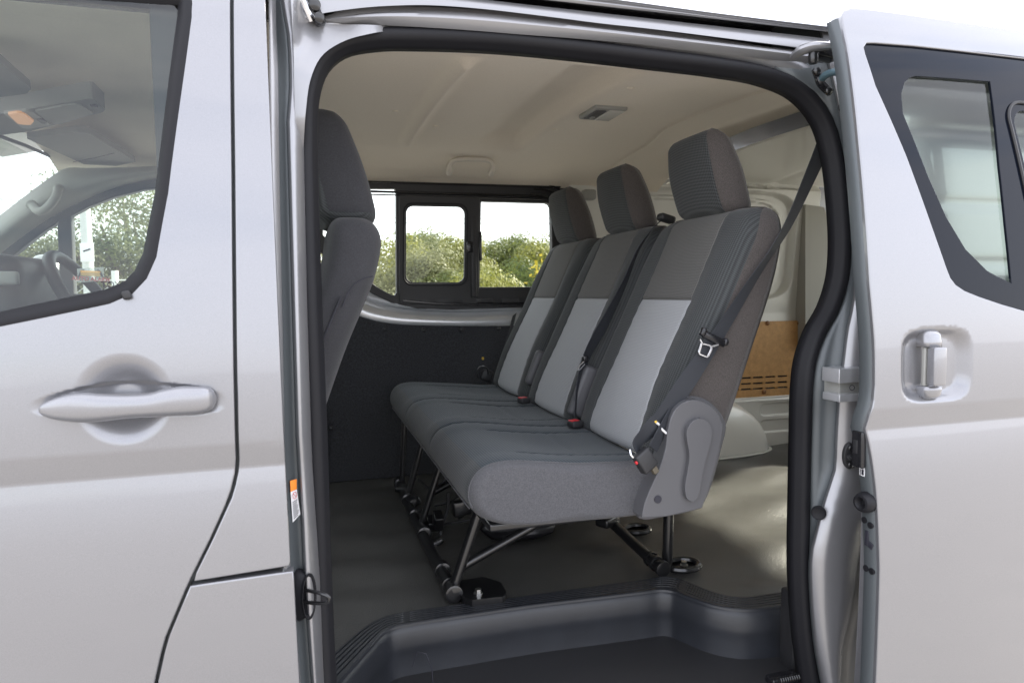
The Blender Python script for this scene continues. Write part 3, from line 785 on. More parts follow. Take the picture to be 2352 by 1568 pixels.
# window: black border glass with clear openings
clear1 = dw([(2109, 171.8), (2200, 178), (2281, 185), (2290, 250), (2303, 380), (2318, 520), (2331, 652), (2300, 637), (2274, 622.5), (2224, 572.7), (2179, 498), (2139, 408), (2079.6, 259), (2075.6, 214), (2083, 188), (2095, 176)])
clear2 = dw([(2352, 255)]); c2x = dw([(2334, 300)])[0][0]
cz2t = dw([(2352, 252)])[0][1]; cz2b = dw([(2352, 600)])[0][1]
clear2 = fillet([(c2x, cz2t), (c2x+.055, cz2b), (c2x+.50, cz2b), (c2x+.50, cz2t)], .03)
border = panel('window_border', wout, [clear1[::-1], clear2], lambda x, z: S(z)+DO+.006, M['frit'], sdoor, r=.001, flange=.004, cz=list(np.arange(1.36, 1.94, .04)), cx=list(np.arange(1.1, 2.1, .1)))
win_r = dw([(2300, 130)])
panel('window_glass', [(wout[0][0], 1.36), (wout[0][0], 1.93)][::1] and fillet([(1.07, 1.90), (1.07, 1.80), (1.30, 1.37), (2.08, 1.37), (2.08, 1.90)][::-1], .01), [], lambda x, z: S(z)+DO+.012, M['glass_tint'], sdoor, r=.001, flange=.001, cz=list(np.arange(1.4, 1.9, .05)))
wl2 = dens(wout, .015)
def strip_loop2(loop, a_in, a_out, y_in, y_out, bulge):
    V, F = strip_loop(loop, a_in, a_out, y_in, y_out, bulge); return [(x, y+DO, z) for x, y, z in V], F
V, F = strip_loop2(wl2, .004, .003, .005, .001, .0025); mesh_obj('window_moulding', V, F, M['chrome'] if False else M['rubber'], sdoor, True)
# vertical bar of the opening pane and its frame
a0 = PS(2288, 192, DO+.03); a1 = PS(2333, 655, DO+.03)
MB().tube([a0, a1], .010, 8, flat=.6).build('window_bar', M['gloss_black'], sdoor)
a0 = PS(2297, 170, DO+.02); a1 = PS(2343, 668, DO+.02)
MB().tube([a0, a1], .005, 8).build('window_bar', M['black'], sdoor)
fr = [(p[0], p[1]) for p in dens(fillet([(c2x-.016, cz2t+.016), (c2x+.039, cz2b-.016), (c2x+.50, cz2b-.016), (c2x+.50, cz2t+.016)], .035), .015)]
MB().tube([(x, S(z)+DO+.004, z) for x, z in fr], .0035, 6, closed=True).build('pane_frame', M['black'], sdoor)
# pull handle
def hp(u, v, d): return PF(u, v, lambda z: S(z)+DO+d)
hy = .004
rings = []
for (v, hw, dp) in ((757, .010, .006), (760, .017, .014), (768, .0215, .020), (785, .0225, .022), (796, .0225, .022)):
    rings.append([hp(2143, v, 0)+np.array([hw*math.copysign(abs(math.cos(a))**.6, math.cos(a)), .014-dp*math.copysign(abs(math.sin(a))**.6, math.sin(a)), 0]) for a in np.linspace(0, 2*math.pi, 25)[:-1]])
def rot_z(rings): return rings
o = loft('handle_mount', rings, {0: M['paint']}, lambda i, k: 0, sdoor)[0]; o.name = 'handle_mount'
rings = []
for (v, hw, dp) in ((887, .0225, .022), (896, .0225, .022), (908, .0215, .020), (915, .017, .014), (918, .010, .006)):
    rings.append([hp(2143, v, 0)+np.array([hw*math.copysign(abs(math.cos(a))**.6, math.cos(a)), .014-dp*math.copysign(abs(math.sin(a))**.6, math.sin(a)), 0]) for a in np.linspace(0, 2*math.pi, 25)[:-1]])
o = loft('handle_mount', rings, {0: M['paint']}, lambda i, k: 0, sdoor)[0]; o.name = 'handle_mount'
pa, pb = hp(2151, 797, -.012), hp(2151, 886, -.012)
MB().rbox((pa+pb)/2+np.array([.004, .003, 0]), (.030, .020, abs(pa[2]-pb[2])), .004).build('handle_grip', M['paint'], sdoor)
pa, pb = hp(2127, 797, .006), hp(2127, 886, .006)
MB().rbox((pa+pb)/2, (.016, .008, abs(pa[2]-pb[2])), .002).build('handle_gap', M['trim_light'], sdoor)
# shut face of the door: the narrow edge that looks forward
zs_ = np.linspace(.35, 1.938, 80); V = []
for z in zs_:
    x = dl(z); y = sd_fn(x, z)
    V += [(x-.001, y+.006, z), (x-.006, y+.012, z), (x-.007, y+.035, z), (x+.002, y+.044, z), (x+.08, y+.05, z)]
mesh_obj('shut_face', V, [(i*5+k, i*5+k+1, (i+1)*5+k+1, (i+1)*5+k) for i in range(len(zs_)-1) for k in range(4)], M['shade_slate'], sdoor, True)
def ef(v, d=.022, out=.007): # point on the shut face at picture height v
    p = PS(1990, v, DO+d); return np.array([dl(p[2])-out, S(p[2])+DO+d, p[2]])
# latch cover, label, bumper, holes, striker slot
mb = MB(); a = ef(1000); b = ef(1058); mb.rbox((ef(990)+ef(1068))/2+np.array([-.002, 0, 0]), (.012, .026, abs(ef(985)[2]-ef(1070)[2])), .003); mb.build('latch_cover', M['gloss_black'], sdoor)
MB().rbox((ef(1005)+ef(1042))/2+np.array([-.008, .002, 0]), (.003, .010, .026), .001).build('latch_slot', M['black'], sdoor)
MB().rbox(ef(1082)+np.array([0, .004, 0]), (.001, .013, .018), .0002).build('lock_label', M['white'], sdoor)
MB().rbox(ef(1084)+np.array([-.001, .002, 0]), (.001, .005, .010), .0002).build('lock_symbol', M['ink'], sdoor)
MB().tube([ef(1079)+np.array([-.001, .002+.002*math.cos(a), .0015*math.sin(a)+.002]) for a in np.linspace(0, math.pi, 8)], .0006, 5).build('lock_symbol', M['ink'], sdoor)
MB().rbox(ef(1084)+np.array([-.001, .0075, -.001]), (.001, .0012, .012), .0002).build('lock_symbol', M['ink'], sdoor)
MB().lathe([(.020, -.004), (.020, .008), (.0185, .014), (.016, .019), (.012, .020), (.008, .016), (.006, .008)], ef(1152)+np.array([.002, 0, 0]), (-.92, -.1, 0), 22).build('door_bumper', M['rubber'], sdoor)
for v, d in ((1193, .030), (1207, .016), (1304, .030), (1313, .016)): MB().lathe([(.0062, -.002), (.0062, .0015), (.004, .002)], ef(v, d), (-1, 0, 0), 16).build('hole_plug', M['rubber'], sdoor)
MB().rbox(ef(1235, .026), (.003, .009, .030), .001).build('striker_slot', M['ink'], sdoor)
MB().rbox(ef(1250, .021), (.003, .018, .012), .001, rot=Matrix.Rotation(R(20), 3, 'X')).build('striker_slot', M['ink'], sdoor)
MB().lathe([(.008, -.004), (.009, .006), (.006, .010)], PS(1943, 246, DO+.035)+np.array([-.004, 0, 0]), (-1, -.2, 0), 16).build('door_bumper', M['rubber'], sdoor)

# ---- rear quarter of the body behind the slid-back door -------------------------
def rq_fn(x, z):
    y = S(z)
    if 1.36 < z < 1.88:
        y += .010*(sstep(1.36, 1.39, z)-sstep(1.85, 1.88, z))
    y += .004*gauss(z, 1.60, .014)+.005*gauss(z, 1.76, .016)+.003*gauss(z, 1.47, .014)
    return y
rq = panel('rear_quarter_panel', [(1.10, .35), (3.15, .35), (3.15, 1.955), (1.10, 1.955)], [], rq_fn, M['paint'], van, cx=[1.5, 2, 2.5], cz=list(np.round(np.arange(.4, 1.36, .04), 3))+list(np.round(np.arange(1.36, 1.95, .005), 4))+[1.1515, 1.1545, 1.1575])

# ================================================================== interior shell
ZF = .636
back_e = [(-.14, .10), (-.03, .205), (0.029, 0.284), (0.07, 0.341), (0.114, 0.393), (0.159, 0.422), (0.208, 0.430), (0.363, 0.426), (0.538, 0.42), (.70, .4185), (0.854, 0.417), (0.909, 0.418), (0.941, 0.400), (0.964, 0.352), (0.984, 0.3), (1.01, 0.259), (1.047, 0.239), (1.114, 0.237), (1.16, 0.236), (1.45, .236)]
in_e = [(-.06, .01), (0.0, .10), (0.037, 0.16), (0.104, 0.27), (0.15, 0.343), (0.172, 0.357), (0.225, 0.362), (.37, .363), (0.519, 0.362), (.67, .353), (0.815, 0.344), (0.864, 0.341), (0.888, 0.326), (0.909, 0.284), (0.938, 0.229), (0.976, 0.191), (1.025, 0.171), (1.102, 0.162), (1.40, .160)]
def by_x(path, n):
    p = spline(path, 400); return p
def pair():
    a = np.array(spline(back_e, 500)); b = np.array(spline(in_e, 500))
    ka = [0, .155, .285, .60, .70, .80, 1.0]; A = []; Bq = []
    # match the two edges corner by corner
    ia = [0]+[int(np.argmin(np.hypot(a[:, 0]-x, a[:, 1]-y))) for x, y in ((.15, .418), (.208, .430), (.905, .418), (.945, .392), (1.047, .239))]+[499]
    ib = [0]+[int(np.argmin(np.hypot(b[:, 0]-x, b[:, 1]-y))) for x, y in ((.148, .340), (.200, .360), (.860, .341), (.892, .318), (1.02, .172))]+[499]
    ns = [26, 14, 70, 14, 26, 20]
    for k in range(6):
        for t in np.linspace(0, 1, ns[k], endpoint=(k == 5)):
            A.append(a[int(round(lerp(ia[k], ia[k+1], t)))]); Bq.append(b[int(round(lerp(ib[k], ib[k+1], t)))])
    return A, Bq
BE, IE = pair()
# floor covering
fl_out = [tuple(p) for p in BE]+[(1.45, .02), (2.78, .02), (2.78, 1.71), (-.35, 1.71), (-.35, .18)]
def fz(x, y):
    f = sstep(.95, 1.25, x)
    z = ZF-.004
    z += f*.010*math.sin(13*y+6*x+1.5*math.sin(3*x))*sstep(0, .3, y-.2)*(1-sstep(1.3, 1.7, y))
    z += f*.005*math.sin(24*y-9*x+2)*sstep(.25, .4, y)
    z += (1-f)*.0025*math.sin(26*y+2*math.sin(4*x))*sstep(.45, .6, y)
    z += .006*gauss(x, 1.13, .06)*gauss(y, .28, .05)
    z += .007*sstep(.30, .9, x)*gauss(y-.12*(x-.6), .62, .05)*(1-sstep(.9, 1.05, x))
    return z
V, F, B = flat_fill(dens(fl_out, .03), [], list(np.arange(-.3, 2.75, .03)), list(np.arange(.06, 1.7, .03)))
floor = mesh_obj('floor_covering', [(a, b, fz(a, b)) for a, b in V], F, M['vinyl'], van, True)
# sill plate with grooves, then the riser of the step
rows = []; NG = 5
prof = [(0.0, -.010), (0.02, .001), (.06, .004)]
for k in range(NG):
    c = .16+k*.155
    prof += [(c-.028, .004), (c-.018, .0005), (c+.018, .0005), (c+.028, .004)]
prof += [(.95, .004), (.985, .002), (1.0, -.003)]
V = []; n = len(BE); K = len(prof)
s_tot = np.linspace(0, 1, n)
for i in range(n):
    # grooves are interrupted by the joints of the plate
    br = max(gauss(s_tot[i], .235, .010), gauss(s_tot[i], .748, .010), gauss(s_tot[i], .655, .004), 0.0)
    for (t, h) in prof:
        p = BE[i]*(1-t)+IE[i]*t
        hh = h if h > .002 or t < .1 or t > .94 else lerp(h, .004, min(1, br*1.5))
        V.append((p[0], p[1], ZF+hh))
sill = mesh_obj('sill_plate', V, [(i*K+k, (i+1)*K+k, (i+1)*K+k+1, i*K+k+1) for i in range(n-1) for k in range(K-1)], M['step'], van, True, sharp=35)
# riser swept down from the inner edge
T_ = [IE[min(i+1, n-1)]-IE[max(i-1, 0)] for i in range(n)]
NR = []
for t in T_:
    t = t/np.linalg.norm(t); NR.append(np.array([t[1], -t[0]]))
rprof = [(0, .633), (.003, .630), (.006, .622), (.009, .606), (.0108, .592), (.0110, .583), (.0098, .575), (.0085, .555), (.012, .515), (.020, .475), (.028, .450), (.042, .436), (.060, .430), (.30, .428)]
V = []; K = len(rprof)
for i in range(n):
    for (o_, z) in rprof:
        off = o_ if o_ < .2 else .30
        p = IE[i]+NR[i]*min(off, .075)
        if o_ > .2: p = np.array([p[0], -.04])
        V.append((p[0], p[1], z))
riser = mesh_obj('step_riser', V, [(i*K+k, (i+1)*K+k, (i+1)*K+k+1, i*K+k+1) for i in range(n-1) for k in range(K-1)], M['step'], van, True, sharp=60)
MB().rbox((.5, .12, .400), (1.5, .36, .03), .004).build('step_tread', M['step'], van)
MB().rbox((.5, -.035, .33), (1.3, .05, .14), .01).build('step_edge', M['step'], van)
# dark plastic end of the step and lower roller of the door
MB().rbox(PY(1818, 1475, .11), (.03, .05, .26), .006).build('step_end_cover', M['black'], van)
MB().rbox(PY(1800, 1562, .06), (.08, .03, .03), .004).build('lower_track', M['gloss_black'], van)
g = PY(1790, 1562, .04)
for k in range(9): MB().lathe([(.007, 0), (.008, .002), (.007, .004)], g+np.array([.006*k, 0, 0]), (1, 0, 0), 12).build('cable_chain', M['steel'], van)
# small key-hole cover in the riser
cvr = [PY(u, v, .275) for u, v in ((948, 1530), (958, 1495), (978, 1500), (992, 1535), (995, 1600), (948, 1600))]
MB().tube(cvr[:5], .0012, 6).build('riser_seam', M['ink'], van)

# ---- far side wall -----------------------------------------------------------------
FW = lambda z: 1.70-.09*max(0, z-1.38)
def fwp(lst): return [(p[0], p[2]) for p in (PF(u, v, FW) for u, v in lst)]
top = [PY(u, v, 1.69) for u, v in ((760, 655), (790, 700), (825, 727), (865, 739), (914, 746), (1040, 750), (1168, 750), (1300, 747))]
top = [(p[0], p[2]) for p in top]
cp = [(-.35, .64), (1.28, .64), (1.28, top[-1][1])]+top[::-1]+[(-.35, 1.50)]
carpet = panel('carpet_panel', cp, [], lambda x, z: 1.690+.004*math.sin(5*x+3*z)+.003*math.sin(9*z), M['carpet'], van, r=.004, flange=.01, cx=list(np.arange(-.3, 1.25, .08)), cz=list(np.arange(.7, 1.3, .08)))
tag(carpet, 'black carpet lining low on the far side wall')
for u, v in ((884, 755), (973, 758), (1060, 757), (1145, 754), (760, 983)):
    p = PY(u, v, 1.684); MB().lathe([(.011, -.004), (.010, .003), (.006, .006), (.001, .007)], p, (0, -1, 0), 16).build('push_pin', M['black'], carpet)
# bright trim strips at the front edge of the carpet
for k, u in enumerate((742, 748)):
    MB().rbox((PY(u, 940, 1.66)+PY(u, 1060, 1.66))/2, (.008, .012, .22), .003).build('seat_belt_rail', M['chrome'], van)
# painted reveal below the window
us_w = np.linspace(760, 1320, 60)
def wl_(L, y):
    a = np.array(smooth_line(L)); return [PY(u, float(np.interp(u, a[:, 0], a[:, 1])), y) for u in us_w]
RA = [(700, 600), (760, 650), (790, 697), (825, 725), (865, 737), (914, 744), (1040, 748), (1168, 748), (1340, 745)]
RB = [(700, 575), (760, 628), (800, 672), (840, 700), (880, 711), (920, 718), (1040, 725), (1180, 723), (1340, 720)]
RC = [(700, 565), (760, 618), (808, 664), (848, 690), (890, 702), (930, 709), (1040, 716), (1180, 713), (1340, 710)]
RD = [(700, 540), (780, 610), (818, 645), (855, 672), (900, 694), (960, 707), (1040, 709), (1180, 705), (1340, 702)]
rows = [(wl_(RA, 1.694)), (wl_(RA, 1.686)), [a*.7+b*.3+np.array([0, -.006, 0]) for a, b in zip(wl_(RA, 1.684), wl_(RB, 1.690))], [a*.35+b*.65+np.array([0, -.004, 0]) for a, b in zip(wl_(RA, 1.684), wl_(RB, 1.692))], wl_(RB, 1.697), wl_(RC, 1.722), wl_(RC, 1.728), [a*.5+b*.5+np.array([0, -.006, 0]) for a, b in zip(wl_(RC, 1.722), wl_(RD, 1.706))], wl_(RD, 1.700), wl_(RD, 1.74)]
nw = len(us_w)
mesh_obj('window_reveal', [p for r_ in rows for p in r_], [(j*nw+i, j*nw+i+1, (j+1)*nw+i+1, (j+1)*nw+i) for j in range(len(rows)-1) for i in range(nw-1)], M['reveal'], van, True, sharp=50)
# far window: black frame, fixed panes, sliding sash
fo = fwp([(660, 400), (830, 406), (1060, 412), (1240, 419), (1290, 426), (1312, 445), (1322, 480), (1330, 600), (1330, 703), (1180, 705), (1040, 709), (960, 707), (900, 694), (855, 672), (818, 645), (780, 610), (660, 520)])
h1 = fwp([(740, 430), (907, 431), (912, 437), (913, 672), (908, 680), (898, 679), (870, 664), (845, 645), (800, 600), (740, 540)])
h2 = fwp([(928, 462), (1092, 465), (1088, 668), (926, 666)])
h3 = fillet(fwp([(1103.5, 460), (1268, 464.5), (1272, 660), (1100, 661.5)]), [.008, .03, .02, .006])
fwin = panel('far_window_frame', fo, [h1[::-1], h2[::-1], h3[::-1]], lambda x, z: FW(z), M['black'], van, r=.004, flange=.03)
tag(fwin, 'black framed far side window with a small sliding sash')
so_ = fillet(fwp([(917, 448), (1099, 452), (1095, 698), (918, 696)]), .006)
sh_ = fillet(fwp([(931, 472), (1068, 474.5), (1066, 650), (930, 650)]), .034)
sash = panel('sliding_sash', so_, [sh_[::-1]], lambda x, z: FW(z)-.014, M['black'], fwin, r=.003, flange=.012)
rim = dens(sh_, .012)
ctr = np.mean(np.array(rim), 0)
MB().tube([(ctr[0]+(x-ctr[0])*1.06, FW(z)-.017, ctr[1]+(z-ctr[1])*1.045) for x, z in rim], .0035, 6, closed=True).build('sash_gasket', M['rubber'], fwin)
for nm, hh in (('pane', [(740, 425), (915, 427), (916, 690), (850, 665), (740, 545)]), ('pane', [(922, 456), (1095, 458), (1092, 672), (922, 670)]), ('pane', [(1097, 453), (1280, 458), (1280, 668), (1096, 668)])):
    q = fwp(hh); plate('pane', q[::-1], [], lambda a, b, d: (a, FW(b)+.014+d, b), .003, M['glass_far'], fwin)
# sash stile, latch, finger pull and rails
p = PF(1085, 570, FW); MB().rbox(p+np.array([0, -.020, 0]), (.022, .012, .42), .003).build('sash_stile', M['black'], fwin)
p = PF(1076, 568, FW); MB().rbox(p+np.array([0, -.026, 0]), (.028, .014, .045), .003).build('sash_latch', M['gloss_black'], fwin)
p = PF(1101, 566, FW); MB().rbox(p+np.array([0, -.018, 0]), (.012, .014, .125), .005).build('finger_pull', M['gloss_black'], fwin)
for y0, r_ in ((418, .004), (440, .005), (447, .003)):
    MB().tube([PF(u, y0+ (u-830)*.028, FW)+np.array([0, -.012, 0]) for u in np.linspace(760, 1285, 10)], r_, 6).build('window_rail', M['gloss_black'], fwin)
MB().tube([PF(u, v, FW)+np.array([0, -.012, 0]) for u, v in ((925, 690), (1000, 697), (1100, 699), (1210, 697))], .006, 6).build('window_rail', M['gloss_black'], fwin)
for a, b in ((968, 1000), (1005, 1062), (1092, 1130), (1150, 1190)):
    p = (PF(a, 690, FW)+PF(b, 690, FW))/2; MB().rbox(p+np.array([0, -.010, 0]), (PF(b, 690, FW)[0]-PF(a, 690, FW)[0], .01, .020), .002).build('drain_cover', M['black'], fwin)
mb = MB()
for k in range(3):
    MB().tube(spline([PF(1225+9*k, 421+k*3, FW), PF(1272+9*k, 426+k*4, FW), PF(1296+7*k, 445+k*6, FW), PF(1303+7*k, 475, FW)], 16) if False else [q+np.array([0, -.010-.004*k, 0]) for q in spline([PF(1232-8*k, 424+k*11, FW), PF(1268-8*k, 428+k*11, FW), PF(1290-8*k, 442+k*12, FW), PF(1297-8*k, 476+k*8, FW)], 16)], .004, 6).build('window_gasket', M['gloss_black'], fwin)

# ---- headliner -----------------------------------------------------------------------
_hy = [0.085, .10, .13, .235, .262, .285, .45, .7, .95, 1.2, 1.34, 1.46, 1.56, 1.62, 1.66]
_hz = [1.893, 1.903, 1.912, 1.928, 1.930, 1.9375, 1.954, 1.967, 1.972, 1.966, 1.955, 1.938, 1.915, 1.893, 1.872]
def hz(x, y):
    z = float(np.interp(y, _hy, _hz))
    inn = sstep(.27, .33, y)*(1-sstep(1.22, 1.36, y))
    z -= .030*gauss(x, .362, .017)*inn
    # cross channel with one crisp flank
    z += inn*.045*(sstep(.60, .70, x)-sstep(.772, .802, x))
    z += inn*.010*sstep(.45, .60, x)*(1-sstep(.60, .70, x))
    # panel joint and the rise at its rear end
    z -= .006*gauss(x, 1.19+.02*sstep(.85, 1.2, y)*3, .006)
    z += .030*sstep(1.33, 1.50, x)*sstep(.2, .35, y)*(1-sstep(1.25, 1.45, y))
    z -= .010*sstep(-.50, -.84, x)
    return z
xs_h = sorted(set(list(np.round(np.linspace(-.84, 1.57, 150), 4))+list(np.round(np.arange(1.15, 1.27, .004), 4))))
ys_h = sorted(set(list(np.round(np.interp(np.linspace(0, 1, 60), np.linspace(0, 1, len(_hy)), _hy), 4))+list(np.round(np.linspace(.085, 1.66, 70), 4))))
V = [(x, y, hz(x, y)) for x in xs_h for y in ys_h]; ny = len(ys_h)
F = [(i*ny+j, i*ny+j+1, (i+1)*ny+j+1, (i+1)*ny+j) for i in range(len(xs_h)-1) for j in range(ny-1)]
headliner = mesh_obj('headliner', V, F, M['headliner'], van, True)
tag(headliner, 'beige felt headliner with pressed ribs')
# cab part of the near roof edge above the front door
MB().rbox((-.62, .075, 1.925), (1.1, .10, .05), .01).build('roof_side_rail', M['trim'], van)
# rear roof panel, painted
def rr(s, t):
    x = lerp(1.565, 2.80, s); y = lerp(.06, 1.66, t)
    z = 1.895+.055*math.sin(math.pi*(y+.0)/1.72)**.7
    z += -.012*math.exp(-((x-1.58)/.02)**2)+.018*sstep(1.60, 1.66, x)+.010*gauss(x, 2.2, .03)
    return (x, y, z)
rear_roof = grid('rear_roof_panel', 90, 40, rr, M['inner'], van, flip=True)
for u, v in ((1840, 313), (1716, 370)): 
    p = PZ(u, v, 1.93); MB().lathe([(.009, 0), (.009, .003), (.006, .004)], (p[0]+.03, p[1], hz(1.5, p[1])-.030), (0, 0, -1), 12).build('roof_clip', M['trim_light'], rear_roof)
# dome lamp
q = [PZ(u, v, 1.962) for u, v in ((1341, 266), (1373, 247.5), (1428, 251), (1396, 275))]
c = sum(q)/4; sx = .105; sy = .085
ex = (q[2]+q[3]-q[0]-q[1]); 
dome = MB().rbox(c+np.array([0, 0, .002]), (.105, .135, .016), .006, rot=Matrix.Rotation(R(0), 3, 'Z')).build('dome_lamp', M['trim_light'], headliner)
MB().rbox(c+np.array([.022, 0, -.003]), (.050, .115, .012), .004).build('lamp_lens', M['lens'], headliner)
MB().rbox(c+np.array([-.026, 0, -.004]), (.034, .100, .011), .003).build('lamp_base', M['trim'], headliner)
MB().rbox(c+np.array([-.026, .02, -.009]), (.012, .022, .008), .002).build('lamp_switch', M['trim_light'], headliner)
for u, v in ((1448, 203), (1274, 308), (908, 268), (1000, 300)):
    p = PZ(u, v, 1.955); MB().lathe([(.010, -.004), (.010, .002), (.006, .004)], (p[0], p[1], hz(p[0], p[1])), (0, 0, -1), 12).build('headliner_clip', M['headliner'], headliner)
# grab handle above the far window
gy = 1.465
ga = [PY(u, v, gy) for u, v in ((1031, 398), (1030, 383), (1036, 374), (1052, 371.5), (1082, 371), (1112, 373), (1124, 377), (1129, 387), (1127, 400))]
gb = spline(ga, 40); gb = [p+np.array([0, -.050*math.sin(math.pi*min(1, max(0, (i/39))))**.5, 0]) for i, p in enumerate(gb)]
MB().tube(gb, [.013]*4+[.0095]*32+[.013]*4, 10).build('grab_handle', mat('beige_plastic', (.66, .61, .53), .5), headliner)
# rear side of the far window: belt bracket
p = PY(1352, 448, 1.60); MB().rbox(p, (.06, .05, .045), .012).build('belt_bracket', M['trim_light'], van)

# ---- far wall behind the bench -----------------------------------------------------------
ec, er = (1.83, 1.625), (.50, .262)
def emb(x, z):
    a = abs((x-ec[0])/er[0]); b = abs((z-ec[1])/er[1]); return (a**6+b**6)**(1/6)
def rw(x, z):
    y = 1.692-.10*max(0, z-1.30)
    r_ = emb(x, z)
    y += .040*sstep(1.02, .965, r_)
    y -= .018*sstep(.90, .885, r_)
    y += .014*sstep(.84, .825, r_)
    y += .016*sstep(.95, 1.0, (z-1.90)/.06+.95) if z > 1.90 else 0
    return y
rwp = panel('rear_side_panel', [(1.28, .64), (2.46, .64), (2.46, 1.935), (1.13, 1.935), (1.13, 1.45), (1.28, 1.30)], [], rw, M['inner'], van, r=.004, flange=.02,
            cx=sorted(set(np.round(list(np.arange(1.3, 2.45, .05))+list(np.arange(2.22, 2.36, .006)), 4))), cz=sorted(set(np.round(list(np.arange(.7, 1.92, .04))+list(np.arange(1.355, 1.46, .006))+list(np.arange(1.80, 1.90, .006)), 4))))
for k in range(14):
    p = (2.45, rw(2.45, 1.30+.04*k)-.004, 1.30+.04*k); MB().lathe([(.004, -.002), (.004, .001), (.002, .002)], p, (0, -1, 0), 8).build('spot_weld', M['inner'], rwp)
# brown hardboard with louvre slots
hb0, hb1, hz0, hz1 = 1.30, 2.415, .882, 1.258
slots = []
for rowv in (863.5, 877, 889.5):
    for uc in (1714, 1741, 1769.6, 1797.7, 1686, 1658):
        p = PY(uc, rowv+(1797.7-uc)*.05, 1.676)
        slots.append(fillet([(p[0]-.030, p[2]-.0042), (p[0]+.030, p[2]-.0042), (p[0]+.030, p[2]+.0042), (p[0]-.030, p[2]+.0042)], .004, 3))
board = plate('hardboard_panel', fillet([(hb0, hz0), (hb1, hz0), (hb1, hz1), (hb0, hz1)], .02), [s_[::-1] for s_ in slots], lambda a, b, d: (a, 1.676+d, b), .006, M['board'], van)
tag(board, 'brown hardboard lining panel with three rows of slots')
MB().rbox(((hb0+hb1)/2, 1.690, 1.02), (hb1-hb0-.04, .002, .20), .0005).build('board_backing', M['ink'], van)
for u, v in ((1763.5, 742), (1836, 742), (1833, 819), (1755, 900), (1829, 900), (1700, 742)):
    p = PY(u, v, 1.674); MB().lathe([(.012, -.003), (.011, .003), (.006, .006), (.001, .007)], p, (0, -1, 0), 14).build('board_rivet', mat('brown_rivet', (.26, .12, .045), .5), board)
# ribbed lower sheet and wheel arch
def lw(x, z):
    y = 1.672
    for (x0, x1, z0, z1) in ((2.16, 2.36, .785, .845), (2.16, 2.40, .700, .762), (2.43, 2.6, .785, .845)):
        a = abs((x-(x0+x1)/2)/((x1-x0)/2)); b = abs((z-(z0+z1)/2)/((z1-z0)/2)); r_ = (a**8+b**5)**(1/6.5)
        y += .014*sstep(1.05, .90, r_)
    y -= .010*sstep(.872, .864, z) if z > .86 else 0
    return y
panel('lower_side_panel', [(1.3, .625), (2.75, .625), (2.75, .879), (1.3, .879)], [], lw, M['inner'], van, r=.004, flange=.03, cx=list(np.round(np.arange(2.12, 2.6, .01), 3)), cz=list(np.round(np.arange(.635, .878, .006), 4)))
rings = []
for i in range(22):
    a = i/21*math.pi/2
    yy = 1.70-.20*math.sin(a)**.8 if False else 1.70-.19*(i/21)
    f = (1-(i/21)**3.2)**(1/3.2) if i < 21 else 0.02
    rings.append([(1.74+.43*f*math.cos(t), yy, .625+.30*f*max(0, math.sin(t))) for t in np.linspace(0, math.pi, 36)]+[(1.74-.43*f, yy, .60), (1.74+.43*f, yy, .60)])
wa = loft('wheel_arch', rings, {0: M['inner']}, lambda i, k: 0, van, caps=True)[0]; wa.name = 'wheel_arch'
fl = [(1.74+.435*math.copysign(abs(math.cos(t))**.8, math.cos(t)), 1.69-.20*max(0, math.sin(t))**.6, ZF+.004) for t in np.linspace(0, math.pi, 30)]
MB().tube(fl, .008, 6, flat=.5).build('arch_flange', M['inner'], wa)
# rear corner trim and tailgate
cor = [(p[0], p[2]) for p in (PY(u, v, 1.62) for u, v in ((1850, 470), (1893, 476), (1903, 505), (1914, 550), (1921, 610), (1923, 680), (1915, 740), (1905, 790), (1850, 790)))]
plate('corner_trim', cor[::-1], [], lambda a, b, d: (a, 1.62+d, b), .07, mat('brown_grey_trim', (.36, .345, .305), .7, bump=[(600, .3, .0006)]), van, smooth=True)
MB().rbox((2.80, .86, .92), (.05, 1.7, .58), .02).build('tailgate', M['inner'], van)
MB().rbox((2.80, .86, 1.925), (.06, 1.62, .08), .02).build('tailgate_header', M['inner'], van)
MB().rbox((2.83, .12, 1.5), (.05, .12, .9), .02).build('tailgate_post', M['inner'], van)
plate('tailgate_glass', [(.15, 1.2), (1.62, 1.2), (1.62, 1.9), (.15, 1.9)], [], lambda a, b, d: (2.82+d, a, b), .004, M['glass_far'], van)

# ---- cab seen through the front door glass -------------------------------------------------
FC = lambda z: 1.665-.10*max(0, z-1.35)
def fcp(lst): return [(p[0], p[2]) for p in (PF(u, v, FC) for u, v in lst)]
fdo = [(-1.45, .9), (.02, .9), (.02, 1.90)]+fcp([(480, 398), (400, 404), (330, 414), (260, 431), (200, 455), (150, 478), (80, 520), (0, 580), (-90, 655), (-150, 700)])+[(-1.45, 1.40)]
m1 = fcp([(159, 494), (200, 472), (260, 449), (330, 432), (430, 423), (500, 424), (505, 560), (498, 712), (300, 722), (168, 728)])
m2 = fcp([(135, 505), (100, 527), (60, 557), (0, 606), (-60, 655), (-75, 690), (-60, 740), (142, 730)])
fdr = panel('driver_door', fdo, [m1[::-1], m2[::-1]], lambda x, z: FC(z), M['trim'], van, r=.006, flange=.03)
plate('driver_window', [(-1.3, 1.33), (-.1, 1.33), (-.1, 1.88), (-1.3, 1.88)], [], lambda a, b, d: (a, FC(b)+.02+d, b), .003, M['glass_far'], fdr)
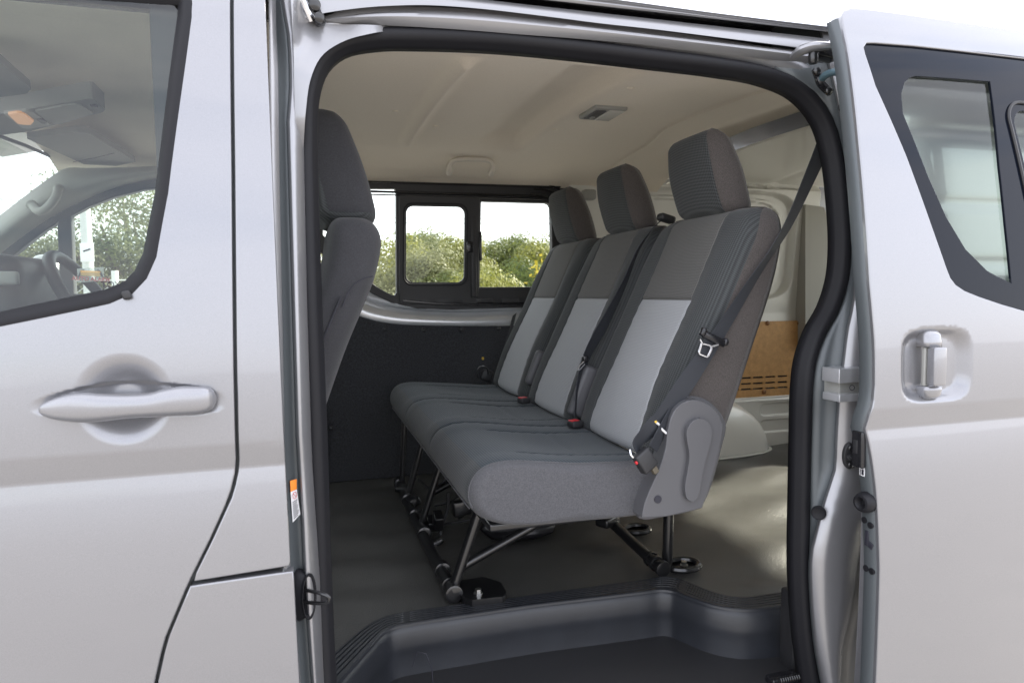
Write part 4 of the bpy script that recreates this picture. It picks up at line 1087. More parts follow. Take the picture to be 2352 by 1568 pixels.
# pillar trim: from the header down along the windscreen
m_pt = mat('pillar_trim_grey', (.40, .40, .37), .7, bump=[(500, .2, .0005)])
UP = [(480, 372), (400, 378), (300, 384), (200, 386), (152, 386), (120, 404), (60, 448), (0, 494), (-80, 556), (-160, 620)]
LO = [(480, 402), (400, 407), (330, 417), (260, 434), (200, 458), (150, 481), (80, 524), (0, 584), (-90, 660), (-170, 730)]
UPs = spline(UP, 50); LOs = spline(LO, 50); V = []
for i in range(50):
    for k in range(8):
        t = k/7; y = 1.60+.02*t-.055*math.sin(math.pi*t)
        V.append(PY(lerp(UPs[i][0], LOs[i][0], t), lerp(UPs[i][1], LOs[i][1], t), y))
mesh_obj('windscreen_pillar', V, [(i*8+k, (i+1)*8+k, (i+1)*8+k+1, i*8+k+1) for i in range(49) for k in range(7)], m_pt, van)
gh = spline([PY(72, 470, 1.545), PY(92, 486, 1.51), PY(112, 474, 1.50), PY(128, 452, 1.50), PY(134, 432, 1.545)], 30)
MB().tube(gh, [.018]+[.014]*28+[.018], 10).build('pillar_grab_handle', m_pt, van)
# windscreen and dark surround
ws = [(-.845, .10, 1.885), (-.845, 1.58, 1.885), (-1.55, 1.56, 1.25), (-1.55, .10, 1.25)]
mesh_obj('windscreen', ws+[(x-.004, y, z+.004) for x, y, z in ws], [(0, 1, 2, 3), (7, 6, 5, 4), (0, 4, 5, 1), (1, 5, 6, 2), (2, 6, 7, 3), (3, 7, 4, 0)], M['glass_far'], van, False)
MB().tube([PY(-10, 312, 1.20) if False else PX(u, v, -.838) for u, v in ((-40, 297), (0, 313), (60, 335), (110, 357), (135, 371), (143, 383), (139, 394))], .006, 6).build('windscreen_edge', M['black'], van)
# sun visors, overhead console with lamp and switches
def slab(name, quv, z, th, m, par, r=None):
    q = [PZ(u, v, z) for u, v in quv]
    q2 = fillet([(p[0], p[1]) for p in q], r if r is not None else .02, 5)
    ar = sum(a[0]*b[1]-b[0]*a[1] for a, b in zip(q2, q2[1:]+q2[:1]))
    if ar < 0: q2 = q2[::-1]
    k = len(q2)
    return mesh_obj(name, [(x, y, z) for x, y in q2]+[(x, y, z+th) for x, y in q2], [tuple(range(k))[::-1], tuple(range(k, 2*k))]+[(i, (i+1) % k, (i+1) % k+k, i+k) for i in range(k)], m, par, True, sharp=30)
m_vis = mat('visor_grey', (.27, .27, .26), .8, bump=[(700, .2, .0005)])
slab('sun_visor', [(60, 318), (196, 300), (312, 372), (236, 388), (205, 383)], 1.892, .018, m_vis, van, .02)
MB().tube([PZ(105, 368, 1.891)+np.array([0, 0, -.0006]), PZ(215, 350, 1.891)+np.array([0, 0, -.0006])] if False else [PZ(168, 372, 1.891), PZ(222, 362, 1.891), PZ(262, 352, 1.891)], .0012, 5).build('visor_seam', M['ink'], van)
slab('sun_visor', [(-120, 140), (-10, 135), (72, 205), (60, 216), (-60, 232)], 1.892, .018, m_vis, van, .02)
con = slab('overhead_console', [(-70, 268), (0, 262), (200, 227), (214, 226), (242, 252), (236, 258), (70, 302), (-70, 320)], 1.888, .04, m_vis, van, .015)
slab('console_lid', [(80, 256), (180, 238), (216, 262), (122, 291)], 1.884, .008, mat('console_lid_grey', (.34, .34, .32), .7), con, .015)
slab('console_lamp', [(8, 262), (70, 255), (118, 288), (56, 298)], 1.882, .008, M['trim_light'], con, .01)
slab('lamp_lens', [(18, 263), (50, 258), (78, 279), (70, 288), (42, 286)], 1.878, .006, M['amber'], con, .01)
for k in range(3): slab('console_switch', [(207+5*k, 243), (209+5*k, 242.6), (215+5*k, 247), (213+5*k, 247.4)], 1.884, .003, M['ink'], con, .001)
slab('lamp_switch', [(84, 276), (94, 274), (108, 283), (98, 286)], 1.879, .006, M['trim'], con, .004)
# dash, instrument hood, steering wheel
dash = MB().rbox((-1.18, .80, 1.18), (.62, 1.5, .46), .06, seg=4).build('dashboard', M['black'], van)
MB().rbox(PY(18, 672, 1.02)+np.array([-.05, 0, -.03]), (.28, .36, .26), .05, seg=4).build('instrument_hood', M['black'], dash)
MB().rbox(PY(12, 639, .80), (.06, .02, .035), .008).build('instrument_bezel', M['trim_light'], dash)
wc = np.array([-.625, 1.16, 1.385]); nrm = np.array([.86, 0, .51]); e1 = np.array([0, 1., 0]); e2 = np.cross(nrm, e1)
wheel = MB().tube([wc+(e1*math.cos(a)+e2*math.sin(a))*.185 for a in np.linspace(0, 2*math.pi, 49)[:-1]], .017, 10, closed=True).build('steering_wheel', M['black'], van)
MB().rbox(wc-nrm*.02, (.05, .16, .12), .03, rot=Matrix.Rotation(R(-30), 3, 'Y')).build('wheel_hub', M['trim'], wheel)
for a in (0, math.pi, -math.pi/2): MB().tube([wc-nrm*.02, wc+(e1*math.cos(a)+e2*math.sin(a))*.18], .016, 8, flat=.6).build('wheel_spoke', M['trim'], wheel)
p = PY(218, 682, 1.06); MB().tube([p+np.array([0, .012*math.cos(a), .010*math.sin(a)]) for a in np.linspace(0, 2*math.pi, 20)[:-1]], .002, 6, closed=True).build('wheel_emblem', M['chrome'], wheel)
# driver side outside mirror
mp0 = PY(118, 660, 1.90)
rings = []
for i in range(13):
    t = i/12; f = (1-abs(2*t-1)**3)**(1/3)
    rings.append([(mp0[0]+.07-.14*t, mp0[1]+.10*f*math.copysign(abs(math.cos(a))**.7, math.cos(a)), mp0[2]+.13*f*math.copysign(abs(math.sin(a))**.7, math.sin(a))) for a in np.linspace(0, 2*math.pi, 25)[:-1]])
o = loft('outside_mirror', rings, {0: M['paint']}, lambda i, k: 0, van)[0]; o.name = 'outside_mirror'
# bulk of the body outside the view: nose, far side skin, underfloor
MB().rbox((-1.55, .80, .75), (.5, 1.7, 1.0), .15, seg=4).build('nose', M['paint'], van)
far_skin = plate('far_side_skin', [(-1.6, .35), (3.1, .35), (3.1, 1.25), (-1.6, 1.25)], [], lambda a, b, d: (a, 1.76+d, b), .02, M['paint'], van)
plate('far_rear_skin', [(1.2, 1.25), (3.1, 1.25), (3.1, 1.98), (1.2, 1.98)], [], lambda a, b, d: (a, 1.76-.08*(b-1.25)/.7+d, b), .02, M['paint'], van)
MB().rbox((.7, .85, .50), (4.3, 1.6, .04), .01).build('underbody', M['black'], van)
MB().rbox((-.65, .85, .60), (.75, 1.55, .06), .01).build('cab_floor', M['carpet'], van)
for x in (-1.0, 2.35):
    for y in (.06, 1.62):
        rings = [[(x+.29*f*math.cos(a), y+dy, .29+.29*f*math.sin(a)) for a in np.linspace(0, 2*math.pi, 33)[:-1]] for dy, f in ((-.1, .6), (-.1, .93), (-.085, 1), (.085, 1), (.1, .93), (.1, .6))]
        o = loft('wheel', rings, {0: M['rubber']}, lambda i, k: 0, van)[0]; o.name = 'wheel'

# ================================================================== bench seat
bench = empty('bench_seat', (.62, .81, ZF))
tag(bench, 'grey cloth three place bench seat with three headrests and black tube legs', 'bench seat')
it = lambda xs, ys: (lambda z: float(np.interp(z, xs, ys)))
_zs = np.linspace(1.0, 1.62, 80)
def sm(xs, ys):
    p = spline(list(zip(xs, ys)), 120); a = np.array(p); return lambda z: float(np.interp(z, a[:, 0], a[:, 1]))
xfc = sm([1.0, 1.06, 1.17, 1.28, 1.39, 1.50, 1.62], [.715, .722, .762, .813, .868, .920, .972])
xbk = sm([1.0, 1.05, 1.116, 1.28, 1.443, 1.54, 1.62], [.868, .890, .925, .985, 1.040, 1.056, 1.058])
ZT, ZB = 1.612, 1.035
INS = lambda z: .124+.012*sstep(1.25, 1.08, z)
def back_rings(yc, hw):
    lev = sorted(set(list(np.round(np.linspace(ZB+.03, ZT-.035, 34), 4))+[1.385, 1.389, 1.392, 1.395, 1.398, 1.401, 1.405]+
                     [round(ZT-.035*(1-math.sin(a)), 4) for a in np.linspace(0, math.pi/2, 9)[1:]]+[round(ZB+.03*(1-math.sin(a)), 4) for a in np.linspace(0, math.pi/2, 7)[1:]]))
    fy = np.linspace(-1, 1, 13)
    rings = []
    for z in lev:
        ins = 0.0
        if z > ZT-.035: ins = .035-math.sqrt(max(0, .035**2-(z-(ZT-.035))**2))
        if z < ZB+.03: ins = .03-math.sqrt(max(0, .03**2-(ZB+.03-z)**2))
        h = hw-ins*.8-.030*sstep(1.50, 1.63, z)**2; si = min(INS(z), h*.62); rc = .030
        yl = list(np.linspace(h, si+.008, 12))+[si+.005, si+.0025, si]+[si-.0025, si-.005]+list(np.linspace(si-.010, -(si-.010), 15))+[-(si-.005), -(si-.0025)]+[-si, -(si+.0025), -(si+.005)]+list(np.linspace(-(si+.008), -h, 12))
        ring = []
        def fx(y):
            a = abs(y)
            x = xfc(z)+.012*(a/h)**2.5-.013*gauss(a, .172, .035)*sstep(1.60, 1.45, z)
            x += .0055*gauss(a, si, .0035)+.0010*math.sin(z*230+yc*9)*gauss(a, si, .014)+.0016*math.sin(21*z+13*y+yc*17)*math.sin(9*y+5*yc)
            if a < si: x += .0055*gauss(z, 1.395, .0035)-.005*(1-(a/si)**2)
            if a > h-rc: x += rc-math.sqrt(max(0, rc*rc-(a-(h-rc))**2))
            return x+ins
        for y in yl: ring.append((fx(y), yc+y, z))
        x0, x1 = fx(h), xbk(z)-ins
        for t in np.linspace(0, 1, 8)[1:-1]: ring.append((lerp(x0, x1, t)+0, yc-h-.004*math.sin(math.pi*t), z))
        rb = .022
        for y in np.linspace(-h, h, 14):
            a = abs(y); x = x1 - (rb-math.sqrt(max(0, rb*rb-(max(0, a-(h-rb)))**2)) if a > h-rb else 0)
            ring.append((x, yc+y, z))
        for t in np.linspace(1, 0, 8)[1:-1]: ring.append((lerp(x0, x1, t), yc+h+.004*math.sin(math.pi*t), z))
        rings.append(ring)
    return lev, rings
NFR = 12+3+2+15+2+3+12
def back_zone(lev):
    def f(i, k):
        z = (lev[i]+lev[i+1])/2
        if k < NFR-1:
            if 14 <= k <= 32: return 'insert' if z < 1.395 else 'upper'
            if z > ZT-.006: return 'side'
            return 'bolster'
        return 'side'
    return f
def head_rings(yc, hw):
    zb, zt = 1.598, 1.808; lev = list(np.linspace(0, 1, 30)); rings = []; r0 = .03
    for t in lev:
        z = lerp(zb, zt, t); d = min(z-zb, zt-z)
        ins = r0-math.sqrt(max(0, r0*r0-(r0-d)**2)) if d < r0 else 0
        h = hw-ins*.9-.012*sstep(.5, 1, t); xf = lerp(.968, .918, t)+.010*math.sin(math.pi*t)*-1; xb = lerp(1.058, .985, t)+.008*math.sin(math.pi*t)
        xf += ins; xb -= ins; ring = []; rc = .028
        md = (xf+xb)/2-.001
        for y in np.linspace(h, -h, 27):
            a = abs(y); x = xf+.010*(a/h)**2*min(1, (xb-xf)/.05)
            if a > h-rc: x += rc-math.sqrt(max(0, rc*rc-(a-(h-rc))**2))
            ring.append((min(x, md), yc+y, z))
        for s in np.linspace(0, 1, 7)[1:-1]: ring.append((lerp(ring[26][0], max(md, xb-.02), s), yc-h-.003*math.sin(math.pi*s), z))
        for y in np.linspace(-h, h, 13):
            a = abs(y); rb = .02; x = xb-((rb-math.sqrt(max(0, rb*rb-(a-(h-rb))**2))) if a > h-rb else 0); ring.append((max(md, x), yc+y, z))
        for s in np.linspace(1, 0, 7)[1:-1]: ring.append((lerp(ring[0][0], max(md, xb-.02), s), yc+h+.003*math.sin(math.pi*s), z))
        rings.append(ring)
    return rings
centres = (.345, .81, 1.275)
for ci, yc in enumerate(centres):
    hw = .225
    lev, rings = back_rings(yc, hw)
    ob = loft('backrest', rings, {'insert': M['insert'], 'upper': M['upper'], 'bolster': M['mesh'], 'side': M['felt']}, back_zone(lev), bench, caps='side',
              zone_names={'side': ('backrest', ''), 'bolster': ('bolster', 'side'), 'insert': ('insert_panel', 'side'), 'upper': ('upper_panel', 'side')})
    back = ob['side']
    back.location.z -= 0.0
    hr = loft('headrest', head_rings(yc-.005, .118), {'front': M['mesh'], 'back': M['felt']}, lambda i, k: 'front' if 2 <= k <= 23 else 'back', bench, caps='back',
              zone_names={'back': ('headrest', ''), 'front': ('headrest_front', 'back')})
    MB().tube([(.995, yc-.055, 1.57), (1.0, yc-.055, 1.62)], .006, 8).build('headrest_post', M['steel'], bench)
    MB().tube([(.995, yc+.055, 1.57), (1.0, yc+.055, 1.62)], .006, 8).build('headrest_post', M['steel'], bench)
# restraint point tags on the inserts
for k, (u, v) in enumerate(((1391, 907), (1498, 938), (1171, 836), (1222, 846))):
    Y = (.475, .205, 1.405, 1.13)[k]; p = PY(u, v, Y); x = p[0]
    m3 = Matrix.Rotation(R(25), 3, 'Y')
    MB().rbox(p, (.003, .014, .030), .001, rot=m3).build('restraint_tag', M['ink'], bench)
    MB().rbox(p+np.array([-.0025, -.001, .004]), (.0012, .006, .008), .0004, rot=m3).build('tag_symbol', M['white'], bench)
    MB().rbox(p+np.array([-.004, -.001, -.007]), (.0012, .004, .004), .0004, rot=m3).build('tag_symbol', M['white'], bench)

# cushion: one long pad with sewn seams
cprof = spline([(.775, 1.015), (.74, 1.036), (.66, 1.042), (.55, 1.052), (.45, 1.063), (.39, 1.068), (.35, 1.064), (.322, 1.050), (.306, 1.025), (.303, 1.000), (.312, .975), (.330, .955), (.365, .938), (.43, .926), (.55, .920), (.68, .920), (.76, .928), (.79, .965)], 96, closed=True)
cprof = [np.array(p) for p in cprof]; cm = np.mean(cprof, 0)
YA, YB = .12, 1.505
ylev = sorted(set(list(np.round(np.linspace(YA+.035, YB-.03, 70), 4))+[round(YA+.035*(1-math.sin(a)), 4) for a in np.linspace(0, math.pi/2, 9)[1:]]+[round(YB-.03*(1-math.sin(a)), 4) for a in np.linspace(0, math.pi/2, 7)[1:]]+
                  [round(s+d, 4) for s in (.578, 1.043) for d in (-.006, -.003, 0, .003, .006)]+[round(c_+s*.13+d, 4) for c_ in centres for s in (-1, 1) for d in (-.004, -.002, 0, .002, .004)]))
rings = []
for y in ylev:
    ins = 0
    if y < YA+.035: ins = .035-math.sqrt(max(0, .035**2-(YA+.035-y)**2))
    if y > YB-.03: ins = .03-math.sqrt(max(0, .03**2-(y-(YB-.03))**2))
    ring = []
    for p in cprof:
        d = cm-p; d = d/np.linalg.norm(d); x, z = p+d*ins*np.array([.8, .8])
        top = sstep(.98, 1.03, z)
        g = .007*(gauss(y, .578, .004)+gauss(y, 1.043, .004))*top*sstep(.30, .34, x+.02)
        c_ = min(centres, key=lambda q: abs(q-y)); a = abs(y-c_)
        g += .0045*gauss(a, .13, .003)*top*sstep(.42, .46, x)
        # bolsters rise slightly to the sides, dished centre
        z += top*(.004*gauss(a, .18, .04)-.006*gauss(a, 0, .10)*sstep(.40, .55, x)) - g
        z += top*(.0022*math.sin(15*x+8*y)*math.sin(11*y-6*x+1)+.0009*math.sin(x*210)*gauss(a, .13, .012)+.0010*math.sin(x*190+1)*gauss(min(abs(y-.578), abs(y-1.043)), 0, .014))
        # cross seam in the middle of each seat
        if a < .13: z -= .004*gauss(x, .60, .004)*top
        ring.append((x, y, z))
    rings.append(ring)
nC = len(cprof)
def cz_(i, k):
    p = (cprof[k]+cprof[(k+1) % nC])/2; y = (ylev[i]+ylev[i+1])/2
    if y < YA+.014: return 'end'
    if y > YB-.010: return 'end'
    if p[1] < .972: return 'end'
    return 'front' if p[0] < .335 else 'top'
cu = loft('seat_cushion', rings, {'top': M['mesh_top'], 'front': M['mesh'], 'end': M['plain']}, cz_, bench, caps='end',
          zone_names={'end': ('seat_cushion', ''), 'top': ('cushion_top', 'end'), 'front': ('cushion_front', 'end')})
# piping along the near end and front stitch
n_in = 0
ep = [(p[0], YA+.006, p[1]-.004) for p in cprof if p[1] > 1.02 and p[0] > .34]
cl = [(.312-.001, y, .972) for y in np.linspace(YA+.03, YB-.03, 30)]
MB().tube(cl, .0018, 6).build('piping', M['plain'], cu['end'])
_k = min(range(len(ylev)), key=lambda i: abs(ylev[i]-(YA+.014)))
_r = [np.array(p) for p in rings[_k]]; _m = np.mean(_r, 0)
_pp = [p+(p-_m)/np.linalg.norm(p-_m)*.0012 for p in _r if p[2] > .972 and p[0] < .76]
_pp = [p for p in _pp]
MB().tube(_pp, .0017, 6).build('piping', M['plain'], cu['end'])

# near side recliner cover with lever
def tr(lst, Y): return [(p[0], p[2]) for p in (PY(u, v, Y) for u, v in lst)]
TY = .078
tcov = tr([(1474, 1189), (1481, 1155), (1496, 1118), (1516, 1072), (1529, 1030), (1535, 985), (1546, 948), (1566, 926), (1592, 918), (1622, 925), (1647, 946), (1661, 978), (1657, 1012), (1641, 1080), (1626, 1130), (1613, 1166), (1590, 1173), (1530, 1186)], TY)
tcov = [tuple(p) for p in spline(tcov[:15], 40)]+tcov[15:]
cov = plate('recliner_cover', tcov, [], lambda a, b, d: (a, TY+d, b), .045, M['trim'], bench, bev=.015)
base_c = tr([(1468, 1190), (1474, 1150), (1492, 1108), (1512, 1060), (1524, 1000), (1540, 940), (1566, 915), (1600, 910), (1640, 930), (1668, 975), (1660, 1020), (1620, 1150), (1600, 1168), (1530, 1186)], TY+.035)
plate('recliner_base', [tuple(p) for p in spline(base_c, 50, closed=True)], [], lambda a, b, d: (a, TY+.035+d, b), .03, M['trim'], bench, bev=.006)
lev_o = tr([(1578, 990), (1588, 970), (1607, 961), (1626, 968), (1636, 990), (1632, 1020), (1620, 1062), (1611, 1105), (1604, 1140), (1592, 1152), (1578, 1144), (1574, 1118), (1580, 1080), (1584, 1045), (1579, 1015)], TY-.012)
plate('recliner_lever', [tuple(p) for p in spline(lev_o, 60, closed=True)], [], lambda a, b, d: (a, TY-.012+d, b), .020, M['trim'], bench, bev=.007)
MB().lathe([(.0085, 0), (.0085, .0015), (.007, .0016)], PY(1511, 1146, TY-.0006), (0, -1, 0), 20).build('cover_hole', M['ink'], bench)
# hinge covers between the seat backs
for (u, v, Y, s) in ((1357, 905, .575, 1.0), (1243, 850, 1.04, .85)):
    p = PY(u, v, Y); MB().rbox(p, (.10*s, .028, .15*s), .013, rot=Matrix.Rotation(R(22), 3, 'Y')).build('hinge_cover', M['trim'], bench)

# legs and base frame
def leg(name, a, b, r, m=M['steel']): return MB().tube([a, b], r, 12).build(name, m, bench)
XF = .335
for (Y, top) in ((.47, PY(1112, 1135, .47)), (.985, PY(1014, 1060, .985)), (1.30, PY(972, 1008, 1.30)), (1.47, PY(930, 950, 1.47))):
    leg('leg', (XF+.005, Y, ZF+.03), tuple(top), .014 if Y < .6 else .012)
MB().tube([(XF, .44, ZF+.022), (XF-.005, .7, ZF+.020), (XF-.005, 1.1, ZF+.020), (XF, 1.55, ZF+.020)], .017, 12).build('base_tube', M['steel'], bench)
for (Y, uv) in ((.50, ((1062, 1300), (1250, 1192))), (.98, ((1050, 1185), (1150, 1125))), (1.25, ((995, 1130), (1090, 1080)))):
    a, b = PY(*uv[0], Y), PY(*uv[1], Y); leg('brace', a, b, .0125)
# collar clamps on the base tube
for (u, v, Y) in ((1033, 1340, .45), (1022, 1362, .42), (1050, 1302, .48), (985, 1222, .98), (965, 1180, 1.10), (940, 1145, 1.28), (915, 1110, 1.5)):
    p = PZ(u, v, ZF+.022); MB().lathe([(.016, -.016), (.0225, -.014), (.0225, .014), (.016, .016)], (XF, p[1], ZF+.022), (0, 1, 0), 16).build('clamp', M['steel'], bench)
for (u, v, Y) in ((990, 1205, 1.0), (1006, 1195, .95)):
    p = PY(u, v, Y); MB().rbox(p, (.03, .05, .05), .004, rot=Matrix.Rotation(R(20), 3, 'X')).build('bracket', M['steel'], bench)
for (u, v, Y, sz) in ((925, 1120, 1.40, (.05, .06, .02)), (950, 1150, 1.22, (.04, .05, .03)), (972, 1190, 1.06, (.03, .07, .03)), (1000, 1245, .88, (.05, .04, .02)), (1060, 1165, .92, (.06, .03, .05)), (1118, 1170, .85, (.05, .06, .04))):
    MB().rbox(PY(u, v, Y), sz, .006, rot=Matrix.Rotation(R((u*7) % 50-25), 3, 'Y') @ Matrix.Rotation(R((v*5) % 40-20), 3, 'Z')).build('bracket', M['steel'], bench)
for pts_ in (((1075, 1095, 1.1), (1062, 1130, 1.05), (1040, 1150, 1.0), (1000, 1160, 1.05)), ((1150, 1150, .8), (1120, 1185, .85), (1070, 1195, .9), (1015, 1205, .95)), ((960, 1100, 1.35), (985, 1120, 1.3), (1010, 1112, 1.2), (1050, 1085, 1.15))):
    MB().tube(spline([PY(*q_) for q_ in pts_], 20), .0045, 7).build('cable', M['black'], bench)
# front foot plate with bolt
fp = [(p[0], p[1]) for p in (PZ(u, v, ZF+.012) for u, v in ((1048, 1340), (1110, 1330), (1150, 1343), (1163, 1366), (1158, 1376), (1085, 1384), (1062, 1378)))]
ar = sum(a[0]*b[1]-b[0]*a[1] for a, b in zip(fp, fp[1:]+fp[:1])); fp = fp if ar > 0 else fp[::-1]
fp = fillet(fp, .012, 4); k = len(fp)
mesh_obj('foot_plate', [(x, y, ZF+.020) for x, y in fp]+[(x, y, ZF-.004) for x, y in fp], [tuple(range(k)), tuple(range(k, 2*k))[::-1]]+[(i, i+k, (i+1) % k+k, (i+1) % k) for i in range(k)], M['steel'], bench, True, sharp=35)
def bolt(p):
    MB().lathe([(.012, 0), (.012, .003), (.0085, .004), (.0085, .012), (.006, .0125)], p, (0, 0, 1), 6).build('bolt', M['zinc'], bench)
bolt(PZ(1098, 1362, ZF+.020))
# rear legs, base tubes and oval feet
leg('leg', (.945, .452, ZF+.02), tuple(PY(1536, 1178, .445)), .0145)
def oval_foot(u, v, rx, ry):
    p = PZ(u, v, ZF+.010)
    MB().tube([(p[0]+rx*math.cos(a), p[1]+ry*math.sin(a), ZF+.012) for a in np.linspace(0, 2*math.pi, 29)[:-1]], .009, 8, closed=True).build('foot_ring', M['steel'], bench)
    rings_ = [[(p[0]+rx*s*math.cos(a), p[1]+ry*s*math.sin(a), z) for a in np.linspace(0, 2*math.pi, 25)[:-1]] for s, z in ((1, ZF+.002), (.9, ZF+.008), (.1, ZF+.008))]
    o = loft('foot_plate', rings_, {0: M['steel']}, lambda i, k: 0, bench)[0]; o.name = 'foot_plate'
    return p
p = oval_foot(1568, 1298, .048, .038); bolt(np.array([p[0]+.004, p[1], ZF+.010]))
oval_foot(1462, 1216, .042, .034)
a = PZ(1398, 1195, ZF+.05); b = PZ(1520, 1306, ZF+.022)
MB().tube(spline([a+np.array([-.05, .10, .03]), a, (a+b)/2, b], 20), .016, 12).build('rear_tube', M['steel'], bench)
for (u, v) in ((1495, 1283), (1507, 1293), (1522, 1305)):
    q = PZ(u, v, ZF+.024); MB().lathe([(.015, -.008), (.022, -.006), (.022, .006), (.015, .008)], q, tuple((b-a)/np.linalg.norm(b-a)), 16).build('clamp', M['steel'], bench)
MB().rbox(PZ(1395, 1195, ZF+.06), (.07, .05, .03), .008, rot=Matrix.Rotation(R(30), 3, 'Z')).build('bracket', M['steel'], bench)
# under-seat frame and tool bag
MB().rbox((.56, .80, .915), (.40, 1.25, .02), .006).build('seat_pan', M['steel'], bench)
MB().tube(spline([PY(1030, 1130, .95), PY(1028, 1170, .95), PY(1012, 1215, .95), PY(1020, 1260, .92), PY(1045, 1290, .9)], 20), .006, 8).build('cable', M['black'], bench)
bp = PZ(1215, 1240, ZF+.02)
rings = []
random.seed(3)
for i in range(9):
    t = i/8; f = (1-abs(2*t-1)**2.6)**.45 if 0 < t < 1 else .05
    rings.append([(bp[0]-.13+.26*t, bp[1]+.10+.07*f*math.cos(a)*(1+.12*math.sin(5*a+3*t)), ZF+.035+.038*f*math.sin(a)*(1+.25*math.sin(4*a+7*t))) for a in np.linspace(0, 2*math.pi, 25)[:-1]])
tb = loft('tool_bag', rings, {0: mat('black_vinyl_bag', (.012, .012, .014), .3)}, lambda i, k: 0, None)[0]; tb.name = 'tool_bag'
tag(tb, 'crumpled black vinyl tool bag on the floor under the bench seat', 'bag')

# ---- seat belts ------------------------------------------------------------------------
def ribbon(name, pts, wd, parent, m=M['web'], th=.0016, n=60):
    P = spline(pts, n); W = spline(wd, n) if len(wd) > 2 else [lerp(np.array(wd[0], float), np.array(wd[-1], float), i/(n-1)) for i in range(n)]
    V = []
    for i in range(n):
        t = P[min(i+1, n-1)]-P[max(i-1, 0)]; t /= np.linalg.norm(t); w_ = W[i]; nn = np.cross(t, w_); nn /= (np.linalg.norm(nn)+1e-9)
        for s, q in ((-1, -1), (1, -1), (1, 1), (-1, 1)): V.append(P[i]+w_*s+nn*th*q*.5)
    F = [(i*4+k, i*4+(k+1) % 4, (i+1)*4+(k+1) % 4, (i+1)*4+k) for i in range(n-1) for k in range(4)]
    return mesh_obj(name, V, F, m, parent, True, sharp=30)
bpts = [PY(1912, 270, .10), PY(1897, 318, .10), PY(1852, 425, .104), PY(1808, 520, .108), PY(1728, 645, .106), PY(1652, 765, .100), PY(1575, 880, .092), PY(1500, 985, .088)]
wds = [(.023, .006, -.010), (.022, .006, -.010), (.018, .006, -.008), (.010, .008, -.005), (.0175, .003, -.0125), (.0195, .003, -.0135), (.019, .004, -.0135), (.016, .006, -.013)]
belt = ribbon('seat_belt', bpts, wds, bench)
tpt = PY(1640, 778, .092); m3 = Matrix.Rotation(R(24), 3, 'Y')
MB().rbox(tpt, (.064, .012, .017), .0055, rot=m3).build('belt_tongue', M['gloss_black'], bench)
MB().rbox(tpt+np.array([-.027, 0, .016]), (.014, .014, .020), .005, rot=m3).build('belt_tongue', M['gloss_black'], bench)
MB().rbox(tpt+np.array([.029, 0, -.008]), (.013, .014, .017), .005, rot=m3).build('belt_tongue', M['gloss_black'], bench)
lo_ = [PY(u, v, .088) for u, v in ((1611, 790), (1621, 791), (1632, 795), (1634, 800), (1629, 812), (1624, 819), (1614, 816), (1606, 812), (1606, 806), (1609, 796))]
MB().tube(spline(lo_, 44, closed=True), .0026, 6, closed=True).build('tongue_plate', M['chrome'], bench)
for a_, b_ in (((1607, 779), (1613, 790)), ((1650, 791), (1633, 796))):
    MB().tube([PY(*a_, .088), PY(*b_, .088)], .0026, 6).build('tongue_plate', M['chrome'], bench)
# bundle at the lower anchor and the buckle
ribbon('seat_belt', [PY(1520, 955, .090), PY(1490, 990, .080), PY(1462, 1022, .078), PY(1470, 1045, .080)], [(.014, .006, -.012), (.018, .006, -.014), (.016, .01, -.012), (.012, .01, -.006)], bench, n=24)
ribbon('seat_belt', [PY(1545, 945, .095), PY(1515, 1000, .084), PY(1500, 1030, .080)], [(.012, .008, -.010), (.014, .010, -.010)], bench, n=20)
bk = PY(1481, 1057, .066); m3 = Matrix.Rotation(R(-32), 3, 'Y') @ Matrix.Rotation(R(10), 3, 'Z')
MB().rbox(bk, (.040, .022, .046), .005, rot=m3).build('belt_buckle', M['black'], bench)
MB().rbox(PY(1462, 1062, .058), (.006, .005, .007), .0015, rot=m3).build('buckle_button', M['red'], bench)
MB().rbox(PY(1502, 1077, .066), (.014, .012, .020), .003, rot=m3).build('buckle_strap', mat('tan_strap', (.10, .085, .06), .7), bench)
MB().tube(spline([PY(1500, 968, .088), PY(1512, 973, .084), PY(1520, 985, .084), PY(1530, 994, .084), PY(1542, 1001, .084)], 16), .0026, 6).build('belt_label', M['white'], bench)
MB().tube([PY(1500, 966, .086), PY(1508, 969, .084)], .003, 6).build('belt_label', mat('yellow_label', (.65, .42, .05), .5), bench)
MB().tube(spline([PY(1447, 1032, .072), PY(1450, 1045, .068), PY(1460, 1052, .066), PY(1474, 1042, .066)], 14), .003, 6).build('tongue_plate', M['chrome'], bench)
# middle seat belt
mpts = [PY(1538, 496, .640), PY(1512, 512, .600), PY(1470, 566, .578), PY(1432, 655, .575), PY(1392, 735, .572), PY(1348, 818, .570), PY(1330, 885, .568), PY(1322, 962, .560)]
ribbon('seat_belt', mpts, [(.006, .018, .004)]*2+[(.016, .010, -.010)]*4+[(.010, .014, -.002)]*2, bench)
MB().rbox(PY(1530, 502, .585), (.05, .035, .022), .008, rot=Matrix.Rotation(R(15), 3, 'Y')).build('belt_guide', M['black'], bench)
MB().rbox(PY(1344, 824, .555), (.016, .016, .018), .004).build('belt_tongue', M['gloss_black'], bench)
MB().tube([PY(1341, 830, .55), PY(1331, 840, .55), PY(1327, 850, .55), PY(1332, 848, .55), PY(1343, 836, .55)], .002, 6).build('tongue_plate', M['chrome'], bench)
